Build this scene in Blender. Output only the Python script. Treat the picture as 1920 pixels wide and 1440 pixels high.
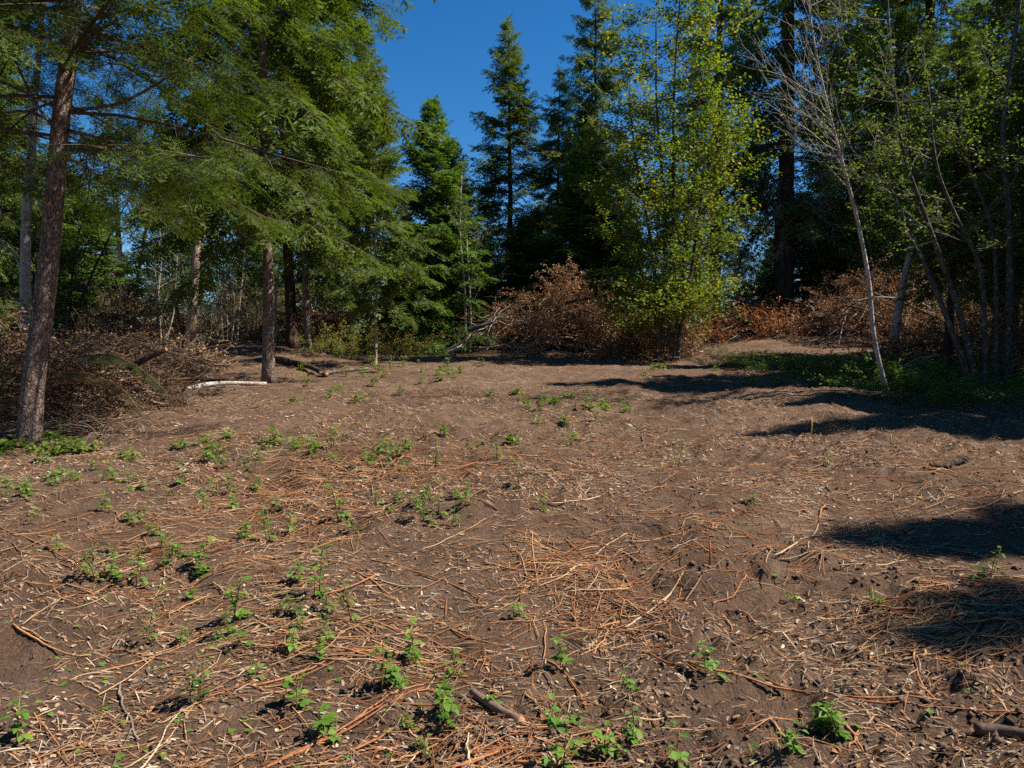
import bpy, math, random
import numpy as np
from mathutils import Vector

R = math.radians
sc = bpy.context.scene
for o in list(bpy.data.objects):
    bpy.data.objects.remove(o)
COL = sc.collection

# ------------------------------------------------------------------ camera, sky, sun, exposure
FPX = 1280.0                      # focal length in photo pixels (24 mm on 36 mm, 1920 px)
CAM = np.array([0.0, 0.0, 1.5])
PITCH = math.atan2(80.0, FPX)     # horizon 80 px above the picture's middle
cam_d = bpy.data.cameras.new('camera')
cam_d.sensor_width = 36.0
cam_d.lens = 24.0
cam_d.clip_start = 0.05
cam_d.clip_end = 5000.0
cam = bpy.data.objects.new('camera', cam_d)
COL.objects.link(cam)
cam.location = CAM
cam.rotation_euler = (math.pi / 2 - PITCH, 0, 0)
sc.camera = cam

SUN_EL = R(51)
SUN_AZ = R(91)                    # clockwise from +Y (straight ahead): straight to the right
sun_dir = Vector((math.sin(SUN_AZ) * math.cos(SUN_EL), math.cos(SUN_AZ) * math.cos(SUN_EL), math.sin(SUN_EL)))
world = bpy.data.worlds.new('World')
sc.world = world
world.use_nodes = True
wn = world.node_tree
wn.nodes.clear()
sky = wn.nodes.new('ShaderNodeTexSky')
sky.sky_type = 'NISHITA'
sky.sun_disc = False
sky.sun_elevation = SUN_EL
sky.sun_rotation = SUN_AZ
sky.altitude = 600
sky.air_density = 1.0
sky.dust_density = 0.0
sky.ozone_density = 6.0
bg = wn.nodes.new('ShaderNodeBackground')
bg.inputs['Strength'].default_value = 0.070
wo = wn.nodes.new('ShaderNodeOutputWorld')
hsv = wn.nodes.new('ShaderNodeHueSaturation')   # clear, deep blue mountain sky
hsv.inputs['Saturation'].default_value = 1.27
wn.links.new(sky.outputs[0], hsv.inputs['Color'])
wn.links.new(hsv.outputs[0], bg.inputs[0])
wn.links.new(bg.outputs[0], wo.inputs[0])
sun_d = bpy.data.lights.new('sun', 'SUN')
sun_d.energy = 5.0
sun_d.angle = R(0.53)
sun_d.color = (1.0, 0.93, 0.82)
sun = bpy.data.objects.new('sun', sun_d)
COL.objects.link(sun)
sun.location = (20, 5, 40)
sun.rotation_euler = sun_dir.to_track_quat('Z', 'Y').to_euler()
vs = sc.view_settings
vs.view_transform = 'Standard'
vs.look = 'None'
vs.exposure = 0.97
vs.gamma = 1.0
vs.use_curve_mapping = False
cy = sc.cycles
cy.max_bounces = 6
cy.diffuse_bounces = 2
cy.glossy_bounces = 2
cy.transmission_bounces = 4
cy.transparent_max_bounces = 8
cy.use_denoising = False
cy.sample_clamp_indirect = 4.0

rng = np.random.default_rng(7)

# ------------------------------------------------------------------ noise and terrain
def _hash(ix, iy, seed):
    h = (ix.astype(np.int64) * 374761393 + iy.astype(np.int64) * 668265263 + seed * 144665) & 0x7fffffff
    h = ((h ^ (h >> 13)) * 1274126177) & 0x7fffffff
    h = (h ^ (h >> 16)) & 0xffffff
    return h / float(0xffffff)

def vnoise(x, y, seed=0):
    x = np.asarray(x, float); y = np.asarray(y, float)
    ix = np.floor(x); iy = np.floor(y)
    fx = x - ix; fy = y - iy
    fx = fx * fx * fx * (fx * (fx * 6 - 15) + 10)
    fy = fy * fy * fy * (fy * (fy * 6 - 15) + 10)
    a = _hash(ix, iy, seed); b = _hash(ix + 1, iy, seed)
    c = _hash(ix, iy + 1, seed); d = _hash(ix + 1, iy + 1, seed)
    return (a * (1 - fx) + b * fx) * (1 - fy) + (c * (1 - fx) + d * fx) * fy - 0.5

def sstep(a, b, x):
    t = np.clip((np.asarray(x, float) - a) / (b - a), 0, 1)
    return t * t * (3 - 2 * t)

def G0(x, y):
    x = np.asarray(x, float); y = np.asarray(y, float)
    z = 0.045 * np.minimum(y, 24) + 0.06 * np.minimum(y, 0) * 0
    z = z + 0.75 * sstep(15, 24, y) * sstep(3.5, 8.5, x) + 0.30 * sstep(14, 22, y) * sstep(-4.5, -9, x)
    z = z + 0.10 * sstep(8.0, 10.5, y) * sstep(13.5, 11, y) * sstep(-5.2, -3.4, x) * sstep(0.5, -2.0, x)
    z = z - 5.0 * sstep(42, 120, y) - 14.0 * sstep(120, 500, y)
    return z

def G(x, y):
    x = np.asarray(x, float); y = np.asarray(y, float)
    dist = np.hypot(x, y)
    z = G0(x, y)
    z = z + 0.16 * vnoise(x * 0.35 + 3.1, y * 0.35, 1) + 0.15 * vnoise(x * 0.9, y * 0.9, 2)
    rough = 0.45 + 0.9 * sstep(-0.1, 0.25, vnoise(x * 0.8 + 9, y * 0.8 + 4, 8))
    near = 1 - 0.6 * sstep(9, 25, dist)
    z = z + near * (0.075 * vnoise(x * 2.6, y * 2.6, 3) + 0.062 * rough * vnoise(x * 6.5, y * 6.5, 4))
    fine = 1 - sstep(8, 18, dist)
    z = z + fine * rough * (0.034 * vnoise(x * 15, y * 15, 5) + 0.020 * np.abs(vnoise(x * 31, y * 31, 6)) + 0.010 * vnoise(x * 63, y * 63, 7))
    return z

Fv = np.array([0, math.cos(PITCH), -math.sin(PITCH)])
Uv = np.array([0, math.sin(PITCH), math.cos(PITCH)])
Rv = np.array([1.0, 0, 0])

def ray(u, v):
    return Fv + (u - 960) / FPX * Rv - (v - 720) / FPX * Uv

def P(u, v, y):                    # the point seen at a photo pixel, y metres ahead
    d = ray(u, v)
    return CAM + d * (y / d[1])

def PG(u, v):                      # where that pixel's ray meets the ground
    d = ray(u, v)
    lo = 0.5
    y = lo
    prev = lo
    while y < 60:
        p = CAM + d * (y / d[1])
        if p[2] < G0(p[0], p[1]):
            a, b = prev, y
            for _ in range(20):
                m = (a + b) / 2
                p = CAM + d * (m / d[1])
                if p[2] < G0(p[0], p[1]): b = m
                else: a = m
            p = CAM + d * (b / d[1])
            return np.array([p[0], p[1], float(G(p[0], p[1]))])
        prev = y
        y *= 1.02
    p = CAM + d * (30 / d[1])
    return np.array([p[0], p[1], float(G(p[0], p[1]))])

def at(u, y):                      # ground point under pixel column u, y metres ahead
    x = (u - 960) / FPX * y
    return np.array([x, y, float(G(x, y))])

# ------------------------------------------------------------------ mesh helpers
def mesh_np(name, V, faces, mat, col=None, smooth=False):
    V = np.ascontiguousarray(V, dtype=np.float32).reshape(-1, 3)
    if isinstance(faces, np.ndarray):
        faces = [faces]
    faces = [np.asarray(f, dtype=np.int32) for f in faces if len(f)]
    me = bpy.data.meshes.new(name)
    nl = sum(f.size for f in faces); nf = sum(len(f) for f in faces)
    me.vertices.add(len(V)); me.vertices.foreach_set('co', V.ravel())
    me.loops.add(nl); me.polygons.add(nf)
    me.loops.foreach_set('vertex_index', np.concatenate([f.ravel() for f in faces]))
    starts = []; off = 0
    for f in faces:
        starts.append(off + np.arange(len(f)) * f.shape[1]); off += f.size
    me.polygons.foreach_set('loop_start', np.concatenate(starts).astype(np.int32))
    if col is not None:
        c = np.ones((len(V), 4), np.float32); c[:, :3] = col
        a = me.color_attributes.new('Col', 'FLOAT_COLOR', 'POINT')
        a.data.foreach_set('color', c.ravel())
    if smooth:
        me.polygons.foreach_set('use_smooth', np.ones(nf, dtype=bool))
    me.update(calc_edges=True)
    me.validate()
    if mat:
        for m in (mat if isinstance(mat, (list, tuple)) else [mat]):
            me.materials.append(m)
    return me

def obj(name, me, parent=None, loc=(0, 0, 0), rot=(0, 0, 0), scale=(1, 1, 1)):
    o = bpy.data.objects.new(name, me)
    COL.objects.link(o)
    o.parent = parent
    o.location = loc; o.rotation_euler = rot; o.scale = scale
    return o

def tag(o, label, cat, group=None, kind=None):
    if label: o['label'] = label
    if cat: o['category'] = cat
    if group: o['group'] = group
    if kind: o['kind'] = kind
    return o

def thing(name, label, cat, loc=(0, 0, 0), rotz=0, group=None):
    o = bpy.data.objects.new(name, None)
    o.empty_display_size = 0.2
    COL.objects.link(o)
    o.location = loc; o.rotation_euler = (0, 0, rotz)
    return tag(o, label, cat, group)

def copy_thing(root, loc, rotz=0.0, scale=1.0, label=None, group=None):
    r = root.copy(); COL.objects.link(r)
    r.location = loc; r.rotation_euler = (0, 0, rotz)
    r.scale = (scale, scale, scale) if np.isscalar(scale) else scale
    if label: r['label'] = label
    if group: r['group'] = group
    for ch in list(root.children):
        c = ch.copy(); COL.objects.link(c); c.parent = r
        for g in list(ch.children):
            d = g.copy(); COL.objects.link(d); d.parent = c
    return r

def tubes(Pt, Rd, sides=5, cap=True):
    """n tubes at once: Pt (n,k,3), Rd (n,k) -> V, [quads, caps]"""
    Pt = np.asarray(Pt, float); Rd = np.asarray(Rd, float)
    n, k, _ = Pt.shape
    T = np.gradient(Pt, axis=1)
    T /= np.linalg.norm(T, axis=2, keepdims=True) + 1e-9
    mean = T.mean(axis=1)
    ref = np.where(np.abs(mean[:, 2:3]) > 0.8, np.array([[1.0, 0.13, 0]]), np.array([[0.07, 0.11, 1.0]]))
    A = np.cross(T, ref[:, None, :]); A /= np.linalg.norm(A, axis=2, keepdims=True) + 1e-9
    B = np.cross(T, A)
    th = np.arange(sides) * 2 * math.pi / sides
    V = Pt[:, :, None, :] + Rd[:, :, None, None] * (np.cos(th)[None, None, :, None] * A[:, :, None, :] + np.sin(th)[None, None, :, None] * B[:, :, None, :])
    base = (np.arange(n) * k * sides)[:, None, None]
    i = np.arange(k - 1)[None, :, None] * sides
    j = np.arange(sides)[None, None, :]
    j2 = (j + 1) % sides
    q = np.stack([base + i + j, base + i + sides + j, base + i + sides + j2, base + i + j2], axis=-1).reshape(-1, 4)
    fs = [q]
    if cap:
        b0 = (np.arange(n) * k * sides)[:, None]
        fs.append(np.concatenate([b0 + np.arange(sides)[None, :], b0 + (k - 1) * sides + np.arange(sides)[None, ::-1]]))
    return V.reshape(-1, 3), fs

def smooth_path(pts, n):
    pts = np.asarray(pts, float)
    t = np.concatenate([[0], np.cumsum(np.linalg.norm(np.diff(pts, axis=0), axis=1))]); t /= t[-1]
    m = np.gradient(pts, t, axis=0)
    out = []
    for s in np.linspace(0, 1, n):
        i = min(max(np.searchsorted(t, s) - 1, 0), len(t) - 2)
        h = t[i + 1] - t[i]; u = (s - t[i]) / h
        out.append((2*u**3 - 3*u**2 + 1) * pts[i] + (u**3 - 2*u**2 + u) * h * m[i] + (-2*u**3 + 3*u**2) * pts[i+1] + (u**3 - u**2) * h * m[i+1])
    return np.array(out)

class Acc:                         # collects pieces of one mesh
    def __init__(s): s.V = []; s.F = {}; s.C = []; s.n = 0
    def add(s, V, faces, col=None):
        if isinstance(faces, np.ndarray): faces = [faces]
        for f in faces:
            if len(f): s.F.setdefault(f.shape[1], []).append(f + s.n)
        s.V.append(V); s.n += len(V)
        c = np.ones((len(V), 3)) * (0.5 if col is None else 1)
        if col is not None: c = c * col
        s.C.append(c)
    def mesh(s, name, mat, smooth=False):
        return mesh_np(name, np.concatenate(s.V), [np.concatenate(f) for f in s.F.values()], mat, np.concatenate(s.C), smooth)

def norm(a):
    return a / (np.linalg.norm(a, axis=-1, keepdims=True) + 1e-9)

def frames(X, N):                  # columns x, y, z with x along X and z near N
    X = norm(X); Y = norm(np.cross(N, X)); Z = np.cross(X, Y)
    return np.stack([X, Y, Z], axis=-1)

def scatter(tV, tF, M, pos):
    """one template placed many times: M (n,3,3), pos (n,3)"""
    V = np.einsum('nij,vj->nvi', M, tV) + pos[:, None, :]
    F = (tF[None] + (np.arange(len(pos)) * len(tV))[:, None, None]).reshape(-1, tF.shape[1])
    return V.reshape(-1, 3), F

# ------------------------------------------------------------------ materials
def mat_base(name):
    m = bpy.data.materials.new(name); m.use_nodes = True
    nt = m.node_tree; b = nt.nodes['Principled BSDF']
    return m, nt, b, nt.nodes['Material Output']

def N(nt, t, **kw):
    n = nt.nodes.new(t)
    for k, v in kw.items():
        if k in n.inputs.keys(): n.inputs[k].default_value = v
        else: setattr(n, k, v)
    return n

def ramp(nt, stops):
    n = nt.nodes.new('ShaderNodeValToRGB')
    e = n.color_ramp.elements
    while len(e) < len(stops): e.new(0.5)
    for el, (p, c) in zip(e, stops):
        el.position = p; el.color = (*c, 1)
    return n

def foliage_mat(name, trans=0.35, tint=(1.25, 1.3, 0.5), rough=0.55, spec=0.25):
    m, nt, b, out = mat_base(name)
    a = N(nt, 'ShaderNodeAttribute', attribute_name='Col')
    nt.links.new(a.outputs['Color'], b.inputs['Base Color'])
    b.inputs['Roughness'].default_value = rough
    b.inputs['Specular IOR Level'].default_value = spec
    t = N(nt, 'ShaderNodeBsdfTranslucent')
    mu = N(nt, 'ShaderNodeMix', data_type='RGBA', blend_type='MULTIPLY')
    mu.inputs[0].default_value = 1.0
    nt.links.new(a.outputs['Color'], mu.inputs[6]); mu.inputs[7].default_value = (*tint, 1)
    nt.links.new(mu.outputs[2], t.inputs['Color'])
    mx = N(nt, 'ShaderNodeMixShader'); mx.inputs[0].default_value = trans
    nt.links.new(b.outputs[0], mx.inputs[1]); nt.links.new(t.outputs[0], mx.inputs[2])
    nt.links.new(mx.outputs[0], out.inputs['Surface'])
    return m

def attr_mat(name, rough=0.85, spec=0.15, noise=40.0):
    m, nt, b, out = mat_base(name)
    a = N(nt, 'ShaderNodeAttribute', attribute_name='Col')
    no = N(nt, 'ShaderNodeTexNoise', Scale=noise, Detail=3.0)
    tc = N(nt, 'ShaderNodeTexCoord'); nt.links.new(tc.outputs['Object'], no.inputs['Vector'])
    r = ramp(nt, [(0.3, (0.55, 0.55, 0.55)), (0.7, (1.25, 1.22, 1.2))])
    nt.links.new(no.outputs[0], r.inputs[0])
    mu = N(nt, 'ShaderNodeMix', data_type='RGBA', blend_type='MULTIPLY'); mu.inputs[0].default_value = 1.0
    nt.links.new(a.outputs['Color'], mu.inputs[6]); nt.links.new(r.outputs[0], mu.inputs[7])
    nt.links.new(mu.outputs[2], b.inputs['Base Color'])
    b.inputs['Roughness'].default_value = rough
    b.inputs['Specular IOR Level'].default_value = spec
    return m

def bark_mat(name, c_dark, c_mid, c_light, scale=9.0, zs=0.3, bump=0.6, lichen=0.0, bands=False, spec=0.2):
    m, nt, b, out = mat_base(name)
    tc = N(nt, 'ShaderNodeTexCoord')
    mp = N(nt, 'ShaderNodeMapping'); mp.inputs['Scale'].default_value = (1, 1, zs)
    nt.links.new(tc.outputs['Object'], mp.inputs[0])
    n1 = N(nt, 'ShaderNodeTexNoise', Scale=scale, Detail=8.0, Roughness=0.65)
    n2 = N(nt, 'ShaderNodeTexVoronoi', Scale=scale * 2.2)
    n2.feature = 'DISTANCE_TO_EDGE'
    nt.links.new(mp.outputs[0], n1.inputs['Vector']); nt.links.new(mp.outputs[0], n2.inputs['Vector'])
    r = ramp(nt, [(0.28, c_dark), (0.5, c_mid), (0.72, c_light)])
    nt.links.new(n1.outputs[0], r.inputs[0])
    cr = ramp(nt, [(0.0, (0.45, 0.42, 0.4)), (0.14, (1, 1, 1))])
    nt.links.new(n2.outputs['Distance'], cr.inputs[0])
    mu = N(nt, 'ShaderNodeMix', data_type='RGBA', blend_type='MULTIPLY'); mu.inputs[0].default_value = 0.8
    nt.links.new(r.outputs[0], mu.inputs[6]); nt.links.new(cr.outputs[0], mu.inputs[7])
    last = mu.outputs[2]
    if lichen > 0:
        n3 = N(nt, 'ShaderNodeTexNoise', Scale=14.0, Detail=5.0, Roughness=0.7)
        nt.links.new(tc.outputs['Object'], n3.inputs['Vector'])
        lr = ramp(nt, [(0.62 - lichen * 0.25, (0, 0, 0)), (0.70 - lichen * 0.2, (1, 1, 1))])
        nt.links.new(n3.outputs[0], lr.inputs[0])
        ml = N(nt, 'ShaderNodeMix', data_type='RGBA'); nt.links.new(lr.outputs[0], ml.inputs[0])
        nt.links.new(last, ml.inputs[6]); ml.inputs[7].default_value = (0.42, 0.40, 0.37, 1)
        last = ml.outputs[2]
    nt.links.new(last, b.inputs['Base Color'])
    b.inputs['Roughness'].default_value = 0.85
    b.inputs['Specular IOR Level'].default_value = spec
    ad = N(nt, 'ShaderNodeMath', operation='ADD')
    nt.links.new(n1.outputs[0], ad.inputs[0]); nt.links.new(cr.outputs[0], ad.inputs[1])
    bp = N(nt, 'ShaderNodeBump', Strength=bump, Distance=0.03)
    nt.links.new(ad.outputs[0], bp.inputs['Height']); nt.links.new(bp.outputs[0], b.inputs['Normal'])
    return m

def random_leaf_mat(name, cols, trans=0.35):
    m, nt, b, out = mat_base(name)
    oi = N(nt, 'ShaderNodeObjectInfo')
    r = ramp(nt, [(i / (len(cols) - 1), c) for i, c in enumerate(cols)])
    nt.links.new(oi.outputs['Random'], r.inputs[0])
    tc = N(nt, 'ShaderNodeTexCoord')
    no = N(nt, 'ShaderNodeTexNoise', Scale=60.0, Detail=3.0); nt.links.new(tc.outputs['Object'], no.inputs['Vector'])
    nr = ramp(nt, [(0.3, (0.7, 0.75, 0.7)), (0.7, (1.15, 1.15, 1.1))]); nt.links.new(no.outputs[0], nr.inputs[0])
    mu = N(nt, 'ShaderNodeMix', data_type='RGBA', blend_type='MULTIPLY'); mu.inputs[0].default_value = 1.0
    nt.links.new(r.outputs[0], mu.inputs[6]); nt.links.new(nr.outputs[0], mu.inputs[7])
    nt.links.new(mu.outputs[2], b.inputs['Base Color'])
    b.inputs['Roughness'].default_value = 0.5; b.inputs['Specular IOR Level'].default_value = 0.3
    t = N(nt, 'ShaderNodeBsdfTranslucent'); nt.links.new(mu.outputs[2], t.inputs['Color'])
    mx = N(nt, 'ShaderNodeMixShader'); mx.inputs[0].default_value = trans
    nt.links.new(b.outputs[0], mx.inputs[1]); nt.links.new(t.outputs[0], mx.inputs[2])
    nt.links.new(mx.outputs[0], out.inputs['Surface'])
    bp = N(nt, 'ShaderNodeBump', Strength=0.3, Distance=0.002)
    nt.links.new(no.outputs[0], bp.inputs['Height']); nt.links.new(bp.outputs[0], b.inputs['Normal'])
    return m

def random_wood_mat(name, cols, scale=60.0):
    m, nt, b, out = mat_base(name)
    oi = N(nt, 'ShaderNodeObjectInfo')
    r = ramp(nt, [(i / (len(cols) - 1), c) for i, c in enumerate(cols)])
    nt.links.new(oi.outputs['Random'], r.inputs[0])
    tc = N(nt, 'ShaderNodeTexCoord')
    no = N(nt, 'ShaderNodeTexNoise', Scale=scale, Detail=4.0, Roughness=0.65); nt.links.new(tc.outputs['Object'], no.inputs['Vector'])
    nr = ramp(nt, [(0.3, (0.5, 0.45, 0.42)), (0.5, (0.95, 0.92, 0.9)), (0.72, (1.3, 1.3, 1.25))]); nt.links.new(no.outputs[0], nr.inputs[0])
    mu = N(nt, 'ShaderNodeMix', data_type='RGBA', blend_type='MULTIPLY'); mu.inputs[0].default_value = 1.0
    nt.links.new(r.outputs[0], mu.inputs[6]); nt.links.new(nr.outputs[0], mu.inputs[7])
    nt.links.new(mu.outputs[2], b.inputs['Base Color'])
    b.inputs['Roughness'].default_value = 0.75; b.inputs['Specular IOR Level'].default_value = 0.25
    bp = N(nt, 'ShaderNodeBump', Strength=0.5, Distance=0.004)
    nt.links.new(no.outputs[0], bp.inputs['Height']); nt.links.new(bp.outputs[0], b.inputs['Normal'])
    return m

def soil_mat():
    m, nt, b, out = mat_base('soil')
    tc = N(nt, 'ShaderNodeTexCoord')
    def noise(s, d=6.0, ro=0.6, sc3=None):
        n = N(nt, 'ShaderNodeTexNoise', Scale=s, Detail=d, Roughness=ro)
        if sc3:
            mp = N(nt, 'ShaderNodeMapping'); mp.inputs['Scale'].default_value = sc3[0]; mp.inputs['Rotation'].default_value = sc3[1]
            nt.links.new(tc.outputs['Object'], mp.inputs[0]); nt.links.new(mp.outputs[0], n.inputs['Vector'])
        else:
            nt.links.new(tc.outputs['Object'], n.inputs['Vector'])
        return n
    big = noise(0.7); mid = noise(5.0); fine = noise(70.0, 5.0, 0.7)
    r = ramp(nt, [(0.36, (0.040, 0.024, 0.017)), (0.46, (0.112, 0.068, 0.046)), (0.56, (0.170, 0.107, 0.073)), (0.68, (0.255, 0.168, 0.117))])
    ad = N(nt, 'ShaderNodeMath', operation='MULTIPLY_ADD'); ad.inputs[1].default_value = 0.45; ad.inputs[2].default_value = 0.0
    nt.links.new(mid.outputs[0], ad.inputs[0])
    ad2 = N(nt, 'ShaderNodeMath', operation='MULTIPLY_ADD'); ad2.inputs[1].default_value = 0.32
    nt.links.new(fine.outputs[0], ad2.inputs[0]); nt.links.new(ad.outputs[0], ad2.inputs[2])
    ad3 = N(nt, 'ShaderNodeMath', operation='MULTIPLY_ADD'); ad3.inputs[1].default_value = 0.30
    nt.links.new(big.outputs[0], ad3.inputs[0]); nt.links.new(ad2.outputs[0], ad3.inputs[2])
    nt.links.new(ad3.outputs[0], r.inputs[0])
    # fine fibres trodden into the soil
    last = r.outputs[0]
    for k, (s3, c, lo) in enumerate([(((25, 190, 40), (0, 0, 0.5)), (0.36, 0.20, 0.105), 0.60),
                                     (((200, 30, 40), (0, 0, -0.35)), (0.42, 0.29, 0.185), 0.64),
                                     (((40, 160, 40), (0, 0, 1.3)), (0.30, 0.155, 0.075), 0.62)]):
        f = noise(1.0, 2.0, 0.5, s3)
        fr = ramp(nt, [(lo, (0, 0, 0)), (lo + 0.05, (1, 1, 1))]); nt.links.new(f.outputs[0], fr.inputs[0])
        msk = noise(1.1 + 0.5 * k, 4.0)
        mr = ramp(nt, [(0.42, (0.1, 0.1, 0.1)), (0.6, (0.9, 0.9, 0.9))]); nt.links.new(msk.outputs[0], mr.inputs[0])
        fm = N(nt, 'ShaderNodeMath', operation='MULTIPLY'); nt.links.new(fr.outputs[0], fm.inputs[0]); nt.links.new(mr.outputs[0], fm.inputs[1])
        mx = N(nt, 'ShaderNodeMix', data_type='RGBA'); nt.links.new(fm.outputs[0], mx.inputs[0])
        nt.links.new(last, mx.inputs[6]); mx.inputs[7].default_value = (*c, 1)
        last = mx.outputs[2]
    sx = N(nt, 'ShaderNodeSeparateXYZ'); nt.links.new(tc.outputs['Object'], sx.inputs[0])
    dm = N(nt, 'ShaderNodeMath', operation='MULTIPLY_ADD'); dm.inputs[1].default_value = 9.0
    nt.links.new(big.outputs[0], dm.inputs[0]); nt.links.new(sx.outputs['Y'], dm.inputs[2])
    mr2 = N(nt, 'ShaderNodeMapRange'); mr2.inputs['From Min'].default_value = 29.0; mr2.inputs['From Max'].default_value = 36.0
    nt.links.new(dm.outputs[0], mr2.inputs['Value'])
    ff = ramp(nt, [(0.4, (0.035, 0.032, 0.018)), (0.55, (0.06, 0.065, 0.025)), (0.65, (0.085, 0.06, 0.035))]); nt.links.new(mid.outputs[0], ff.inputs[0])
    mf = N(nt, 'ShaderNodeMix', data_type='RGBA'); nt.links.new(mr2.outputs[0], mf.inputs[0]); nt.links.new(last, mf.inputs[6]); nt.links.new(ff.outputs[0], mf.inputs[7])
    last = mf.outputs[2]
    nt.links.new(last, b.inputs['Base Color'])
    b.inputs['Roughness'].default_value = 0.95; b.inputs['Specular IOR Level'].default_value = 0.1
    crumb = noise(24.0, 6.0, 0.75)
    h0 = N(nt, 'ShaderNodeMath', operation='MULTIPLY'); h0.inputs[1].default_value = 0.35; nt.links.new(mid.outputs[0], h0.inputs[0])
    h1 = N(nt, 'ShaderNodeMath', operation='MULTIPLY_ADD'); h1.inputs[1].default_value = 0.6; nt.links.new(crumb.outputs[0], h1.inputs[0]); nt.links.new(h0.outputs[0], h1.inputs[2])
    hs = N(nt, 'ShaderNodeMath', operation='MULTIPLY_ADD'); hs.inputs[1].default_value = 0.35
    nt.links.new(fine.outputs[0], hs.inputs[0]); nt.links.new(h1.outputs[0], hs.inputs[2])
    bp = N(nt, 'ShaderNodeBump', Strength=1.0, Distance=0.10)
    nt.links.new(hs.outputs[0], bp.inputs['Height']); nt.links.new(bp.outputs[0], b.inputs['Normal'])
    return m

M_SOIL = soil_mat()
M_NEEDLE = foliage_mat('needles', 0.40, (1.35, 1.45, 0.45), 0.6, 0.16)
M_LEAF = foliage_mat('broad_leaves', 0.46, (1.35, 1.35, 0.40), 0.55, 0.2)
M_DRY = foliage_mat('dry_leaves', 0.25, (1.2, 0.95, 0.7), 0.8, 0.1)
M_TWIG = attr_mat('twigs')
M_LITTER = attr_mat('litter', 0.9, 0.1, 120.0)
M_CLOD = attr_mat('clods', 0.95, 0.08, 45.0)
B_FIR = bark_mat('fir_bark', (0.075, 0.042, 0.032), (0.21, 0.14, 0.11), (0.40, 0.32, 0.275), 11, 0.5, 0.8, 0.12)
B_DARK = bark_mat('dark_furrowed_bark', (0.022, 0.014, 0.011), (0.075, 0.045, 0.034), (0.15, 0.10, 0.08), 8, 0.13, 1.0, 0.0)
B_PALE = bark_mat('pale_bark', (0.20, 0.165, 0.135), (0.42, 0.36, 0.31), (0.60, 0.54, 0.48), 8, 0.8, 0.35, 0.3)
B_TAN = bark_mat('tan_bark', (0.19, 0.12, 0.08), (0.36, 0.25, 0.17), (0.48, 0.37, 0.28), 10, 0.4, 0.5, 0.1)
B_GREY = bark_mat('grey_stem_bark', (0.045, 0.038, 0.03), (0.10, 0.085, 0.07), (0.22, 0.195, 0.17), 12, 0.6, 0.6, 0.15)
M_CUT = random_wood_mat('cut_wood', [(0.42, 0.17, 0.06), (0.52, 0.27, 0.11), (0.46, 0.24, 0.10)], 50)
M_CANE = random_wood_mat('bramble_cane', [(0.27, 0.10, 0.04), (0.38, 0.155, 0.06), (0.44, 0.22, 0.095), (0.33, 0.13, 0.055), (0.46, 0.27, 0.13)], 70)
M_STRAW = random_wood_mat('straw_stick', [(0.36, 0.23, 0.125), (0.46, 0.32, 0.19), (0.36, 0.20, 0.10), (0.50, 0.38, 0.25)], 80)
M_STICK = random_wood_mat('dark_stick', [(0.10, 0.065, 0.05), (0.17, 0.11, 0.085), (0.24, 0.18, 0.145), (0.13, 0.09, 0.07)], 60)
M_POLE = random_wood_mat('weathered_branch', [(0.20, 0.15, 0.12), (0.30, 0.25, 0.21), (0.26, 0.17, 0.12), (0.38, 0.32, 0.27)], 25)
M_BRLEAF = random_leaf_mat('bramble_leaf', [(0.09, 0.19, 0.025), (0.15, 0.28, 0.035), (0.12, 0.23, 0.035), (0.22, 0.33, 0.05)], 0.4)
M_DULL = random_leaf_mat('dull_leaf', [(0.08, 0.14, 0.03), (0.17, 0.21, 0.045), (0.11, 0.18, 0.04)], 0.35)
M_STEMG = random_wood_mat('green_stem', [(0.10, 0.16, 0.035), (0.16, 0.20, 0.05), (0.17, 0.10, 0.045), (0.13, 0.17, 0.04)], 60)
M_YELLOW = random_wood_mat('yellow_stem', [(0.50, 0.40, 0.06), (0.55, 0.45, 0.09)], 60)

# ------------------------------------------------------------------ ground sheet
def build_ground():
    ys = np.concatenate([np.linspace(-260, -4, 14), np.linspace(-3, 1.3, 12),
                         1.5 * (45 / 1.5) ** (np.linspace(0, 1, 290)), np.geomspace(48, 900, 24)])
    tc = np.linspace(-1, 1, 330)
    te = np.array([1.05, 1.15, 1.35, 1.7, 2.3, 3.4, 5.5, 9, 15, 30])
    t = np.concatenate([-te[::-1], tc, te])
    w = 0.80 * np.maximum(ys, 1.6) + 0.35
    X = t[None, :] * w[:, None]
    Y = np.repeat(ys[:, None], len(t), axis=1)
    Z = G(X, Y)
    V = np.stack([X, Y, Z], -1).reshape(-1, 3)
    nr, nc = X.shape
    i = np.arange(nr - 1)[:, None] * nc; j = np.arange(nc - 1)[None, :]
    F = np.stack([i + j, i + j + 1, i + nc + j + 1, i + nc + j], -1).reshape(-1, 4)
    o = obj('ground', mesh_np('ground', V, F, M_SOIL, smooth=True))
    o['kind'] = 'structure'
    return o
build_ground()

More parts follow.
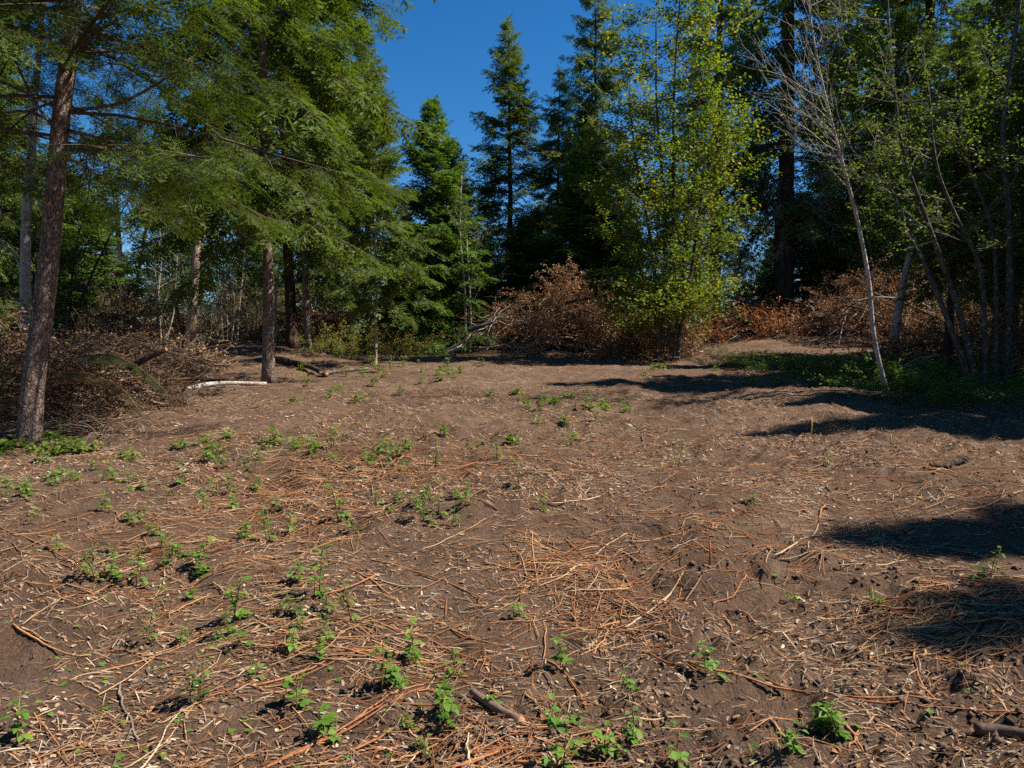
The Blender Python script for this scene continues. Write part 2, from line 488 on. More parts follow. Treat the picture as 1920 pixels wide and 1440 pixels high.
def build_hill():
    x = np.linspace(-700, 700, 170); y = np.linspace(150, 620, 40)
    X, Y = np.meshgrid(x, y)
    X = X + 3 * vnoise(X * 0.3, Y * 0.3, 41); Y = Y + 3 * vnoise(X * 0.3, Y * 0.3, 42)
    Z = G0(X, Y) - 3 + 27 * sstep(150, 470, Y) + 12 * sstep(150, 400, Y) * vnoise(X * 0.006, Y * 0.006, 43) + 7 * np.abs(vnoise(X * 0.16, Y * 0.16, 44)) + 5 * vnoise(X * 0.4, Y * 0.4, 45)
    nr, nc = X.shape
    i = np.arange(nr - 1)[:, None] * nc; j = np.arange(nc - 1)[None, :]
    F = np.stack([i + j, i + j + 1, i + nc + j + 1, i + nc + j], -1).reshape(-1, 4)
    m, nt, bs, out = mat_base('far_forest')
    tc = N(nt, 'ShaderNodeTexCoord'); no = N(nt, 'ShaderNodeTexNoise', Scale=0.15, Detail=8.0, Roughness=0.7)
    nt.links.new(tc.outputs['Object'], no.inputs['Vector'])
    rp_ = ramp(nt, [(0.35, (0.018, 0.035, 0.014)), (0.55, (0.045, 0.07, 0.022)), (0.7, (0.08, 0.10, 0.03))])
    nt.links.new(no.outputs[0], rp_.inputs[0]); nt.links.new(rp_.outputs[0], bs.inputs['Base Color'])
    bs.inputs['Roughness'].default_value = 0.9
    bp = N(nt, 'ShaderNodeBump', Strength=1.0, Distance=4.0); nt.links.new(no.outputs[0], bp.inputs['Height']); nt.links.new(bp.outputs[0], bs.inputs['Normal'])
    o = obj('hills', mesh_np('hills', np.stack([X, Y, Z], -1).reshape(-1, 3), F, m))
    o['kind'] = 'structure'
build_hill()

# ------------------------------------------------------------------ tree generators
def spray_template(seed, fine=False):
    """a flat fir spray of unit length along +X, lying in XY, drooping at the tip"""
    r = np.random.default_rng(seed)
    V = []; F = []; T = []
    def needle_shoot(p, d, ln, w):
        d = d / np.linalg.norm(d); s = np.array([-d[1], d[0], 0]); nz = np.array([0, 0, 1.0])
        if not fine:
            b = len(V)
            tilt = r.uniform(-0.9, 0.9)
            sd = s * math.cos(tilt) + nz * math.sin(tilt)
            V.extend([p, p + d * ln * 0.45 + sd * w, p + d * ln, p + d * ln * 0.5 - sd * w])
            F.extend([(b, b + 1, b + 2), (b, b + 2, b + 3)])
            T.extend([0.3, 0.55, 1, 0.55])
        else:
            k = 5
            for q in range(k):
                a = (q + 0.3) / k
                pp = p + d * ln * a
                for sg in (-1, 1):
                    b = len(V)
                    tl = r.uniform(-0.5, 0.8)
                    nd = d * 0.75 + (s * sg * math.cos(tl) + nz * math.sin(tl)) * 1.0
                    nd = nd / np.linalg.norm(nd) * w * r.uniform(1.3, 2.0)
                    wd = d * w * 0.30
                    V.extend([pp - wd, pp + wd, pp + nd]); F.append((b, b + 1, b + 2)); T.extend([a, a, a])
            b = len(V)
            V.extend([p - s * w * 0.12, p + s * w * 0.12, p + d * ln]); F.append((b, b + 1, b + 2)); T.extend([0, 0, 1])
    n = 6
    for q in range(n):
        t = 0.06 + 0.86 * q / (n - 1)
        z = -0.16 * t * t
        for sg in (-1, 1):
            tt = t + r.uniform(-0.03, 0.03)
            ang = r.uniform(0.75, 1.15) * sg
            ln = (0.40 * (1 - t) + 0.18) * r.uniform(0.7, 1.15)
            needle_shoot(np.array([tt, 0, z]), np.array([math.cos(ang), math.sin(ang), r.uniform(-0.45, 0.05)]), ln, 0.054)
    for t in (0.3, 0.70):
        needle_shoot(np.array([t, 0, -0.16 * t * t]), np.array([1, r.uniform(-0.1, 0.1), -0.25]), 0.33, 0.045)
    return np.array(V), np.array(F), np.array(T)

TM_MID = [spray_template(i) for i in range(4)]
TM_FINE = [spray_template(10 + i, True) for i in range(2)]

def conifer_geo(seed, H, z0, Rmax, whorl=0.42, per=5, el_top=50, el_bot=-6, droop=0.25, nlat=9, tmpl=TM_MID,
                col=(0.045, 0.075, 0.022), tipcol=(0.10, 0.15, 0.035), power=0.8, path=None, r0=0.15, zmax_detail=None,
                lat=0.40, sparse=0.0, weep=0.0, azs=None, sub=0.5, subk=1.5, fine_below=None):
    """returns (limbs mesh data Acc, foliage Acc, trunk path, radii) in local coordinates"""
    r = np.random.default_rng(seed)
    if path is None:
        k = 14
        zz = np.linspace(0, H, k)
        wx = np.cumsum(r.normal(0, 0.02, k)); wy = np.cumsum(r.normal(0, 0.02, k))
        path = np.stack([wx - wx[0], wy - wy[0], zz], 1)
    H = path[-1, 2]
    zs = path[:, 2]
    rad = lambda z: r0 * (1 - 0.93 * np.clip(z / H, 0, 1) ** 0.85)
    hs = []; z = z0
    while z < H * 0.985:
        t = (H - z) / (H - z0)
        for _ in range(per if t > 0.12 else 3): hs.append(z + r.uniform(-0.5, 0.5) * whorl)
        z += whorl * (0.55 + 0.6 * t)
    hs = np.clip(np.array(hs), z0 * 0.9, H * 0.985)
    n = len(hs)
    az = r.uniform(0, 2 * math.pi, n) if azs is None else azs(r, n)
    t = np.clip((H - hs) / (H - z0), 0, 1)
    L = Rmax * (t ** power) * np.where(t > 0.85, 1 - (t - 0.85) * 1.8, 1) * r.uniform(0.55, 1.12, n) + 0.12
    keep = r.uniform(0, 1, n) > sparse
    hs, az, t, L = hs[keep], az[keep], t[keep], L[keep]; n = len(hs)
    el = np.radians(el_bot + (el_top - el_bot) * (1 - t) ** 1.3 + r.normal(0, 8, n))
    org = np.stack([np.interp(hs, zs, path[:, 0]), np.interp(hs, zs, path[:, 1]), hs], 1)
    k = 7
    s = np.linspace(0, 1, k)
    out = np.stack([np.cos(az), np.sin(az), np.zeros(n)], 1)
    side = np.stack([-np.sin(az), np.cos(az), np.zeros(n)], 1)
    wob = r.normal(0, 0.09, n)
    dz = np.sin(el)[:, None] * s[None] - droop * t[:, None] * (1.35 * s ** 2 - 0.65 * s ** 3.5)[None] * r.uniform(0.6, 1.4, n)[:, None]
    BP = org[:, None] + L[:, None, None] * ((np.cos(el)[:, None] * s[None])[..., None] * out[:, None] + (wob[:, None] * s[None] ** 2)[..., None] * side[:, None])
    BP[..., 2] += L[:, None] * dz
    BR = (0.008 + 0.0042 * L)[:, None] * (1 - 0.85 * s)[None]
    limbs = Acc()
    V, F = tubes(BP, BR, 4, cap=False)
    limbs.add(V, F, np.array([0.115, 0.08, 0.06]))
    # lateral sprays, left and right along every limb
    ss = np.linspace(0.16, 0.97, nlat)
    SP = []; SD = []; SL = []
    for q, sv in enumerate(ss):
        f = sv * (k - 1); i0 = min(int(f), k - 2); fr = f - i0
        p = BP[:, i0] * (1 - fr) + BP[:, i0 + 1] * fr
        tg = norm(BP[:, i0 + 1] - BP[:, i0])
        sd = norm(np.cross(np.array([0, 0, 1.0]), tg))
        for sg in (-1, 1):
            a = r.uniform(0.75, 1.2, n)[:, None]
            d = tg * np.cos(a) + sd * sg * np.sin(a); d[:, 2] -= r.uniform(0.0, 0.35, n) + weep
            ln = (lat * L * (1 - sv) ** 0.75 * min(1, sv * 3.2) + 0.13 + 0.05 * r.uniform(0, 1, n)) * r.uniform(0.75, 1.2, n)
            ok = r.uniform(0, 1, n) > 0.08
            SP.append((p + r.normal(0, 0.02, (n, 3)))[ok]); SD.append(d[ok]); SL.append(ln[ok])
    SP.append(BP[:, -2]); SD.append(BP[:, -1] - BP[:, -2] + 1e-3); SL.append(0.16 + 0.12 * L)
    top = np.repeat(path[-1:], 5, 0) - np.array([0, 0, 1]) * np.linspace(0.05, 0.5, 5)[:, None]
    SP.append(top); SD.append(np.stack([np.cos(np.arange(5) * 2.2) * 0.5, np.sin(np.arange(5) * 2.2) * 0.5, np.full(5, 1.0)], 1)); SL.append(np.full(5, 0.35))
    SP = np.concatenate(SP); SD = norm(np.concatenate(SD)); SL = np.concatenate(SL)
    # long side shoots carry several smaller sprays instead of one big one
    big = SL > sub * 1.25
    p0, d0, l0 = SP[big], SD[big], SL[big]
    SP, SD, SL = [SP[~big]], [SD[~big]], [SL[~big]]
    if len(p0):
        tipl = np.minimum(l0, sub)
        SP.append(p0 + d0 * (l0 - tipl * 0.9)[:, None] - np.array([0, 0, 0.10]) * (l0 ** 2)[:, None]); SD.append(d0 - np.array([0, 0, 0.25])); SL.append(tipl)
        V, F = tubes(np.stack([p0, p0 + d0 * (l0 * 0.5)[:, None] - np.array([0, 0, 0.025]) * (l0 ** 2)[:, None], p0 + d0 * l0[:, None] - np.array([0, 0, 0.10]) * (l0 ** 2)[:, None]], 1), np.full((len(p0), 1), 0.007) * np.array([[1, 0.7, 0.4]]), 3, False)
        limbs.add(V, F, np.array([0.12, 0.09, 0.06]))
        nsub = np.ceil(l0 / sub * subk).astype(int)
        idx = np.repeat(np.arange(len(p0)), nsub)
        sv = (np.concatenate([np.arange(q) for q in nsub]) + r.uniform(0, 1, len(idx))) / np.repeat(nsub, nsub) * 0.85
        sdv = norm(np.cross(np.array([0, 0, 1.0]), d0))[idx] * np.where(r.uniform(0, 1, len(idx)) < 0.5, -1, 1)[:, None]
        SP.append(p0[idx] + d0[idx] * (sv * l0[idx])[:, None] - np.array([0, 0, 0.10]) * ((sv * l0[idx]) ** 2)[:, None])
        SD.append(d0[idx] * 0.7 + sdv * 0.75 - np.array([0, 0, 1.0]) * r.uniform(0.05, 0.5, len(idx))[:, None])
        SL.append(sub * r.uniform(0.55, 1.15, len(idx)))
    SP = np.concatenate(SP); SD = norm(np.concatenate(SD)); SL = np.concatenate(SL)
    fol = Acc()
    pick = r.integers(0, len(tmpl), len(SP))
    if fine_below is not None:          # crown out of sight high up: plainer sprays
        tmpl = list(tmpl) + TM_MID
        pick = np.where(SP[:, 2] < fine_below, pick, r.integers(len(tmpl) - 4, len(tmpl), len(SP)))
    Nn = norm(np.array([0, 0, 1.0]) + r.normal(0, 0.35, (len(SP), 3)))
    M = frames(SD, Nn) * SL[:, None, None]
    for q, (tV, tF, tT) in enumerate(tmpl):
        w = np.where(pick == q)[0]
        if not len(w): continue
        V, F = scatter(tV, tF, M[w], SP[w])
        vv = r.uniform(0.65, 1.35, len(w)) * (0.8 + 0.3 * (SP[w][:, 2] / H))
        hue = r.uniform(0, 1, len(w))
        c0 = np.asarray(col)[None] * vv[:, None] * (1 + hue[:, None] * np.array([0.45, 0.12, 0.0]))
        c1 = np.asarray(tipcol)[None] * vv[:, None]
        c = c0[:, None] * (1 - 0.75 * tT[None, :, None]) + c1[:, None] * 0.75 * tT[None, :, None]
        fol.add(V, F, c.reshape(-1, 3))
    return limbs, fol, path, rad(zs)

def trunk_mesh(name, path, radii, mat, sides=14, n=40, seed=0, flare=0.35, wob=0.05):
    r = np.random.default_rng(seed)
    zt = np.linspace(0, 1, len(path))
    sp = smooth_path(path, n)
    rr = np.interp(np.linspace(0, 1, n), zt, radii)
    ln = np.linalg.norm(np.diff(sp, axis=0), axis=1).sum()
    dl = np.linspace(0, ln, n)
    rr = rr * (1 + flare * np.exp(-dl / 0.28))
    V, F = tubes(sp[None], rr[None], sides)
    V = V.reshape(n, sides, 3)
    th = np.arange(sides)[None] * 2 * math.pi / sides
    w = wob * (np.sin(th * 2 + dl[:, None] * 0.9 + seed) + 0.7 * np.sin(th * 3 - dl[:, None] * 1.7) + r.normal(0, 0.35, (n, sides)))
    w = w + np.exp(-dl / 0.22)[:, None] * 0.22 * np.maximum(0, np.sin(th * 4 + seed))
    V = sp[:, None] + (V - sp[:, None]) * (1 + w[..., None])
    return mesh_np(name, V.reshape(-1, 3), F, mat, smooth=True)

def fir(name, label, loc, bark=B_FIR, group=None, cat='tree', rotz=0.0, **kw):
    limbs, fol, path, radii = conifer_geo(**kw)
    t = thing(name, label, cat, loc, rotz, group)
    p = path.copy(); p[0, 2] -= 0.15
    obj('trunk', trunk_mesh('trunk', p, radii, bark, seed=kw['seed']), t)
    obj('limbs', limbs.mesh('limbs', M_TWIG), t)['kind'] = 'stuff'
    obj('crown', fol.mesh('crown', M_NEEDLE), t)
    return t

LEAF_V = np.array([[0, 0, 0], [0.45, 0.30, 0.06], [1.0, 0, -0.05], [0.45, -0.30, 0.06]])
LEAF_F = np.array([[0, 2, 1], [0, 3, 2]])

def branch_set(r, P0, D, L, k=5, curve=0.0, wander=0.12):
    n = len(P0)
    s = np.linspace(0, 1, k)
    pts = P0[:, None] + D[:, None] * (L[:, None] * s[None])[..., None]
    w = np.cumsum(r.normal(0, 1, (n, k, 3)), axis=1) * (wander * L / k)[:, None, None]
    w -= w[:, :1]
    pts = pts + w
    pts[..., 2] += curve * L[:, None] * s[None] ** 2
    return pts

def broadleaf_geo(seed, stems, n1=18, L1=1.4, up=0.45, n2=8, L2=0.55, nleaf=12, leaf=0.07, cols=((0.1, 0.16, 0.03),), t0=0.25,
                  flat=0.6, curve=0.12, twigc=(0.2, 0.16, 0.13), shrink=0.6, wander=0.15, az_bias=None, bare=0.0, brad=0.010, leafsets=1.0):
    r = np.random.default_rng(seed)
    tw = Acc(); fol = Acc()
    P0 = []; D = []; L = []
    for path, ra, rb in stems:
        n = n1
        s = r.uniform(t0, 1.0, n)
        f = s * (len(path) - 1); i0 = np.minimum(f.astype(int), len(path) - 2); fr = (f - i0)[:, None]
        p = path[i0] * (1 - fr) + path[i0 + 1] * fr
        tg = norm(path[i0 + 1] - path[i0])
        a = r.uniform(0, 2 * math.pi, n)
        d = np.stack([np.cos(a), np.sin(a), np.zeros(n)], 1)
        if az_bias is not None: d = norm(d + np.asarray(az_bias))
        u = (up + r.normal(0, 0.22, n))[:, None]
        d = norm(d + tg * u)
        P0.append(p); D.append(d); L.append(L1 * (1 - shrink * s) * r.uniform(0.6, 1.25, n))
        tp = path[-1:] ; P0.append(tp); D.append(norm(path[-1:] - path[-2:-1])); L.append(np.array([L1 * 0.5]))
    P0 = np.concatenate(P0); D = np.concatenate(D); L = np.concatenate(L)
    B1 = branch_set(r, P0, D, L, 6, curve, wander)
    V, F = tubes(B1, (brad * (0.4 + 0.6 * L / L1))[:, None] * np.linspace(1, 0.3, 6)[None], 3, False)
    tw.add(V, F, np.asarray(twigc))
    n = len(B1)
    m = n2
    s = r.uniform(0.2, 1.0, (n, m))
    f = s * 5; i0 = np.minimum(f.astype(int), 4); fr = (f - i0)[..., None]
    ar = np.arange(n)[:, None]
    p = B1[ar, i0] * (1 - fr) + B1[ar, i0 + 1] * fr
    tg = norm(B1[ar, i0 + 1] - B1[ar, i0])
    d = norm(tg + r.normal(0, 0.65, (n, m, 3)) * np.array([1, 1, 0.6]))
    L2a = (L2 * (0.4 + 0.6 * (L / L1))[:, None] * r.uniform(0.5, 1.2, (n, m))).ravel()
    B2 = branch_set(r, p.reshape(-1, 3), d.reshape(-1, 3), L2a, 4, curve * 0.5, wander)
    V, F = tubes(B2[:, [0, 2, 3]], (brad * 0.38 * np.ones(len(B2)))[:, None] * np.linspace(1, 0.4, 3)[None], 3, False)
    tw.add(V, F, np.asarray(twigc) * 0.9)
    if nleaf > 0:
        use = r.uniform(0, 1, len(B2)) > bare
        B = B2[use]; q = nleaf; nn = len(B)
        s = r.uniform(0.1, 1.05, (nn, q)); f = np.clip(s * 3, 0, 2.999); i0 = f.astype(int); fr = (f - i0)[..., None]
        ar = np.arange(nn)[:, None]
        p = (B[ar, i0] * (1 - fr) + B[ar, i0 + 1] * fr + r.normal(0, leaf * 0.7, (nn, q, 3))).reshape(-1, 3)
        a = r.uniform(0, 2 * math.pi, nn * q)
        X = np.stack([np.cos(a), np.sin(a), r.normal(-0.25, 0.3, nn * q)], 1)
        Nn = norm(np.array([0, 0, flat]) + r.normal(0, 0.45, (nn * q, 3)))
        sz = leaf * r.uniform(0.6, 1.3, nn * q)
        M = frames(X, Nn) * sz[:, None, None]
        V, F = scatter(LEAF_V, LEAF_F, M, p)
        cl = np.asarray(cols)
        tone = r.integers(0, len(cl), (nn,))
        ci = np.where(r.uniform(0, 1, (nn, q)) < 0.75, tone[:, None], r.integers(0, len(cl), (nn, q))).ravel()
        c = cl[ci] * r.uniform(0.7, 1.3, nn * q)[:, None]
        fol.add(V, F, np.repeat(c, 4, axis=0))
    return tw, fol

def broadleaf(name, label, loc, stems, bark, cat='tree', group=None, leafmat=M_LEAF, rotz=0.0, stemname='stem', **kw):
    """stems: list of (local path, base radius, tip radius)"""
    t = thing(name, label, cat, loc, rotz, group)
    sm = []
    for i, (p, ra, rb) in enumerate(stems):
        sp = smooth_path(p, 24)
        me = trunk_mesh(stemname, sp, np.linspace(ra, rb, len(sp)), bark, sides=8, n=30, seed=kw['seed'] + i, flare=0.3, wob=0.06)
        obj(stemname, me, t); sm.append((sp, ra, rb))
    tw, fol = broadleaf_geo(stems=sm, **kw)
    obj('twigs', tw.mesh('twigs', M_TWIG), t)['kind'] = 'stuff'
    if fol.n: obj('crown', fol.mesh('crown', leafmat), t)
    return t

def fan_stems(seed, n, H, spread, r0, base=0.15, lean=(0, 0)):
    r = np.random.default_rng(seed)
    out = []
    for i in range(n):
        a = 2 * math.pi * (i + r.uniform(-0.3, 0.3)) / max(n, 1)
        h = H * r.uniform(0.75, 1.05)
        s = spread * r.uniform(0.4, 1.1)
        k = 6
        tt = np.linspace(0, 1, k)
        x = math.cos(a) * (base + s * tt ** 1.4) + lean[0] * tt + np.cumsum(r.normal(0, 0.03 * H / 5, k))
        y = math.sin(a) * (base + s * tt ** 1.4) + lean[1] * tt + np.cumsum(r.normal(0, 0.03 * H / 5, k))
        p = np.stack([x, y, h * tt - 0.1 * (1 - tt)], 1)
        out.append((p, r0 * r.uniform(0.7, 1.15), 0.25 * r0))
    return out

def pix_path(pts, y, base):
    return np.array([P(u, v, y if np.isscalar(y) else yy) - base for (u, v), yy in zip(pts, [y] * len(pts) if np.isscalar(y) else y)])

LANDMARKS = [(0, 'the far left pale trunk'), (140, 'the leaning brown trunk'), (250, 'the long low row of poles'), (320, 'the whitish stems'), (400, 'the tan leaning trunk'), (470, 'the second whitish clump'), (540, 'the reddish trunk'),
             (610, 'the grey brown trunk'), (670, 'the tan leaf heap'), (735, 'the slender pole trunk'), (790, 'the low sweeping fir'), (850, 'the bushy young fir'), (900, 'the thin pale trunk pair'), (980, 'the pointed fir'),
             (1080, 'the middle heap'), (1200, 'the drooping fir'), (1290, 'the maple'), (1350, 'the two thin dark trunks'), (1420, 'the rust coloured spill'), (1500, 'the old fir'), (1580, 'the edge of the pole heap'), (1650, 'the bare leaning tree'),
             (1720, 'the short pale trunk'), (1800, 'the middle of the pole heap'), (1880, 'the grey leaning clump'), (9999, 'the upright grey trunk')]
def landmark(u):
    for lim, nm in LANDMARKS:
        if u < lim: return nm
    return LANDMARKS[-1][1]

# ------------------------------------------------------------------ the firs on the left
FIRC = dict(col=(0.043, 0.080, 0.016), tipcol=(0.150, 0.195, 0.032))
YOUNG = dict(col=(0.052, 0.105, 0.024), tipcol=(0.130, 0.205, 0.042))
DARKC = dict(col=(0.042, 0.073, 0.024), tipcol=(0.136, 0.183, 0.040))
OLIVE = dict(col=(0.050, 0.080, 0.024), tipcol=(0.136, 0.177, 0.040))

def left_fir():
    y = 8.6
    b = at(45, y)
    pts = [(45, 822), (62, 720), (78, 600), (93, 480), (101, 390), (108, 300), (116, 200), (128, 110), (138, 0)]
    pa = pix_path(pts, y, b)
    ext = [pa[-1] + np.array([0.12, 0.1, 1.0]) * s for s in (1.2, 2.8, 4.6, 6.4, 8.0)]
    path = np.vstack([pa, ext]); path[0] = (0, 0, 0)
    limbs, fol, path, radii = conifer_geo(seed=3, H=path[-1, 2], z0=3.75, Rmax=4.6, whorl=0.44, per=6, el_top=45, el_bot=6, droop=0.36,
                                          nlat=10, tmpl=TM_FINE, path=path, r0=0.13, lat=0.44, power=0.55, sub=0.40, subk=1.0, fine_below=5.7, **FIRC)
    t = thing('fir_tree', 'tall fir with leaning brown trunk and sawn branch stubs beside the shaded brush heap', 'tree', b)
    p = path.copy(); p[0, 2] -= 0.2
    rr = 0.13 * (1 - 0.93 * np.clip(path[:, 2] / path[-1, 2], 0, 1) ** 0.95)
    tr = obj('trunk', trunk_mesh('trunk', p, rr, B_FIR, sides=20, n=80, seed=3, wob=0.035, flare=0.22), t)
    obj('limbs', limbs.mesh('limbs', M_TWIG), t)['kind'] = 'stuff'
    obj('crown', fol.mesh('crown', M_NEEDLE), t)
    # long bare limbs low on the trunk
    r = np.random.default_rng(4)
    for pp, r0 in [([(132, 205), (200, 200), (290, 160), (370, 100), (450, 45)], 0.022), ([(130, 245), (200, 262), (290, 285), (440, 295)], 0.019),
                   ([(128, 255), (230, 300), (330, 335), (430, 350)], 0.011), ([(110, 235), (70, 215), (0, 213), (-60, 220)], 0.022),
                   ([(100, 262), (50, 252), (-20, 250)], 0.016), ([(112, 255), (85, 220), (40, 140), (10, 60)], 0.020)]:
        q = np.array([P(u, v, y + 0.25 * i * (0.5 - r.uniform(0, 1))) - b for i, (u, v) in enumerate(pp)])
        sp = smooth_path(q, 12)
        V, F = tubes(sp[None], np.linspace(r0, r0 * 0.3, 12)[None], 6)
        obj('branch', mesh_np('branch', V, F, B_FIR, smooth=True), t)
    # sawn stubs
    for (u, v, sx) in [(117, 362, 0.6), (95, 372, -0.4), (110, 392, 0.3), (76, 483, -0.8), (105, 495, 0.5), (70, 585, -0.3)]:
        c = np.array([np.interp(v, [q[1] for q in pts[::-1]], [q[0] for q in pts[::-1]])])
        pc = P(float(c[0]), v, y) - b
        zf = np.clip(pc[2] / path[-1, 2], 0, 1)
        rad = 0.13 * (1 - 0.93 * zf ** 0.95)
        d = norm(np.array([sx, -1.0, 0.25]))
        q = np.array([pc + d * rad * 0.6, pc + d * (rad + 0.02), pc + d * (rad + 0.045)])
        V, F = tubes(q[None], np.array([[0.036, 0.03, 0.027]]) * r.uniform(0.8, 1.2), 8)
        st = obj('branch_stub', mesh_np('branch_stub', V, F, B_FIR, smooth=True), t)
        V, F = tubes(np.array([[q[2], q[2] + d * 0.004]]), np.array([[0.026, 0.024]]), 8)
        obj('cut_face', mesh_np('cut_face', V, F, M_CUT), st)
    return t
left_fir()

T3 = fir('fir_tree', 'full green fir with straight reddish trunk at the edge of the cleared soil', PG(503, 718), seed=11, H=18, z0=3.7, Rmax=4.0,
         whorl=0.50, per=5, el_top=48, el_bot=-8, droop=0.50, nlat=12, r0=0.125, lat=0.36, power=0.7, weep=0.15, sub=0.44, subk=1.1, sparse=0.05, **FIRC)
fir('fir_sapling', 'slender young fir with thin pole trunk scraped orange near its foot', PG(703, 688), cat='tree', seed=12, H=7.2, z0=1.9, Rmax=1.9,
    whorl=0.30, per=4, el_top=45, el_bot=-14, droop=0.45, nlat=9, r0=0.05, lat=0.42, col=(0.05, 0.085, 0.022), tipcol=(0.13, 0.17, 0.04), bark=B_TAN, sparse=0.1, weep=0.1)
copy_thing(T3, PG(578, 664), 2.6, 0.88, 'fir with grey brown trunk standing behind the short log on the clearing edge')
F_OLD = fir('fir_tree', 'dark fir trunk in deep shade between the pale stems and the grey trunk', PG(548, 655), seed=14, H=17, z0=4.5, Rmax=3.2,
    whorl=0.45, per=5, el_top=45, el_bot=-10, droop=0.4, nlat=9, r0=0.20, lat=0.42, bark=B_DARK, **DARKC)
F_YOUNG = fir('young_fir_tree', 'bushy bright green young fir with spiky leader against the open sky', at(812, 24), seed=15, H=8.6, z0=0.7, Rmax=2.7,
    whorl=0.26, per=6, el_top=58, el_bot=-6, droop=0.25, nlat=10, r0=0.10, lat=0.45, power=0.75, **YOUNG)
F_TALL = fir('fir_tree', 'dense narrow dark fir with pointed top rising alone into the blue sky', at(953, 31), seed=16, H=14.6, z0=1.2, Rmax=3.7,
    whorl=0.46, per=5, el_top=50, el_bot=0, droop=0.32, nlat=9, r0=0.2, lat=0.42, power=0.78, col=(0.050, 0.076, 0.021), tipcol=(0.145, 0.180, 0.036), bark=B_DARK)
F_DROOP = fir('fir_tree', 'tall open fir with drooping ragged branches beside the yellow green maple', at(1118, 31), seed=17, H=16.6, z0=1.4, Rmax=4.2,
    whorl=0.42, per=5, el_top=25, el_bot=-12, droop=0.5, nlat=9, r0=0.2, lat=0.38, power=0.75, sparse=0.05, weep=0.45, bark=B_DARK, **OLIVE)

def cf(root, loc, rot, s, label, group=None):
    return copy_thing(root, loc, rot, s, label, group)

cf(F_DROOP, at(1045, 33), 2.0, 0.80, 'ragged topped fir between the pointed fir and the drooping fir')
cf(F_YOUNG, at(852, 26.5), 1.9, 0.92, 'smaller young fir with pale leader tucked behind the bushy one')
cf(F_YOUNG, at(1098, 27), 4.0, (1.35, 1.35, 0.98), 'dark shaded fir standing right behind the middle brush heap')
cf(F_YOUNG, at(985, 27.5), 0.6, (1.0, 1.0, 0.62), 'low young fir growing behind the left end of the middle brush heap')
cf(F_YOUNG, at(765, 27), 5.0, (0.9, 0.9, 0.6), 'low young fir with boughs sweeping to the ground by the pole trunk')
cf(F_OLD, at(640, 28), 1.0, 1.0, 'dark fir filling the gap behind the pole trunk')
cf(F_TALL, at(690, 33), 1.3, 1.05, 'tall dark fir rising behind the full green fir')

# left background
cf(F_YOUNG, at(150, 27), 2.5, (1.3, 1.3, 0.75), 'dense green fir just behind the leaning brown trunk')
cf(F_OLD, at(20, 24), 3.3, 0.75, 'dark fir at the far left behind the pale broken trunk')
cf(F_TALL, at(330, 40), 4.1, 0.85, 'dark distant fir behind the tan leaning trunk')
cf(F_DROOP, at(-60, 20), 0.4, 0.9, 'droopy fir beyond the shaded brush heap')

# ------------------------------------------------------------------ right-hand big firs
BIG = fir('fir_tree', 'massive old fir with dark furrowed trunk and dead lower twigs', at(1465, 26.2), seed=21, H=25, z0=4.8, Rmax=4.2,
          whorl=0.56, per=5, el_top=40, el_bot=-12, droop=0.40, nlat=9, r0=0.40, lat=0.40, power=0.55, weep=0.15, sub=0.62, subk=1.3, bark=B_DARK, **DARKC)
cf(BIG, at(1720, 28), 2.2, 0.95, 'tall dark fir whose boughs spread above the leaning bare tree')
cf(BIG, at(1335, 33), 4.4, 0.90, 'tall dark fir directly behind the crown of the yellow green maple')
cf(BIG, at(1920, 24), 1.1, 0.80, 'dark fir behind the shaded stems where the clearing ends')
cf(BIG, at(1870, 18.0), 3.9, 0.46, 'dark fir close behind the grey leaning clump')
cf(F_OLD, at(1775, 15.5), 1.9, 0.48, 'dark fir right behind the grey leaning clump, in front of the heap')
cf(F_OLD, at(1935, 13.5), 0.9, 0.5, 'dark fir crowding the upright grey trunk')
cf(F_OLD, at(1660, 26), 2.9, 0.9, 'dark fir behind the right heap of poles')
cf(F_OLD, at(1590, 34), 5.2, 1.15, 'dark fir standing back between the old fir and the bare tree')
cf(F_OLD, at(1800, 36), 0.7, 1.05, 'dark fir standing far back among the shaded leafy trees')

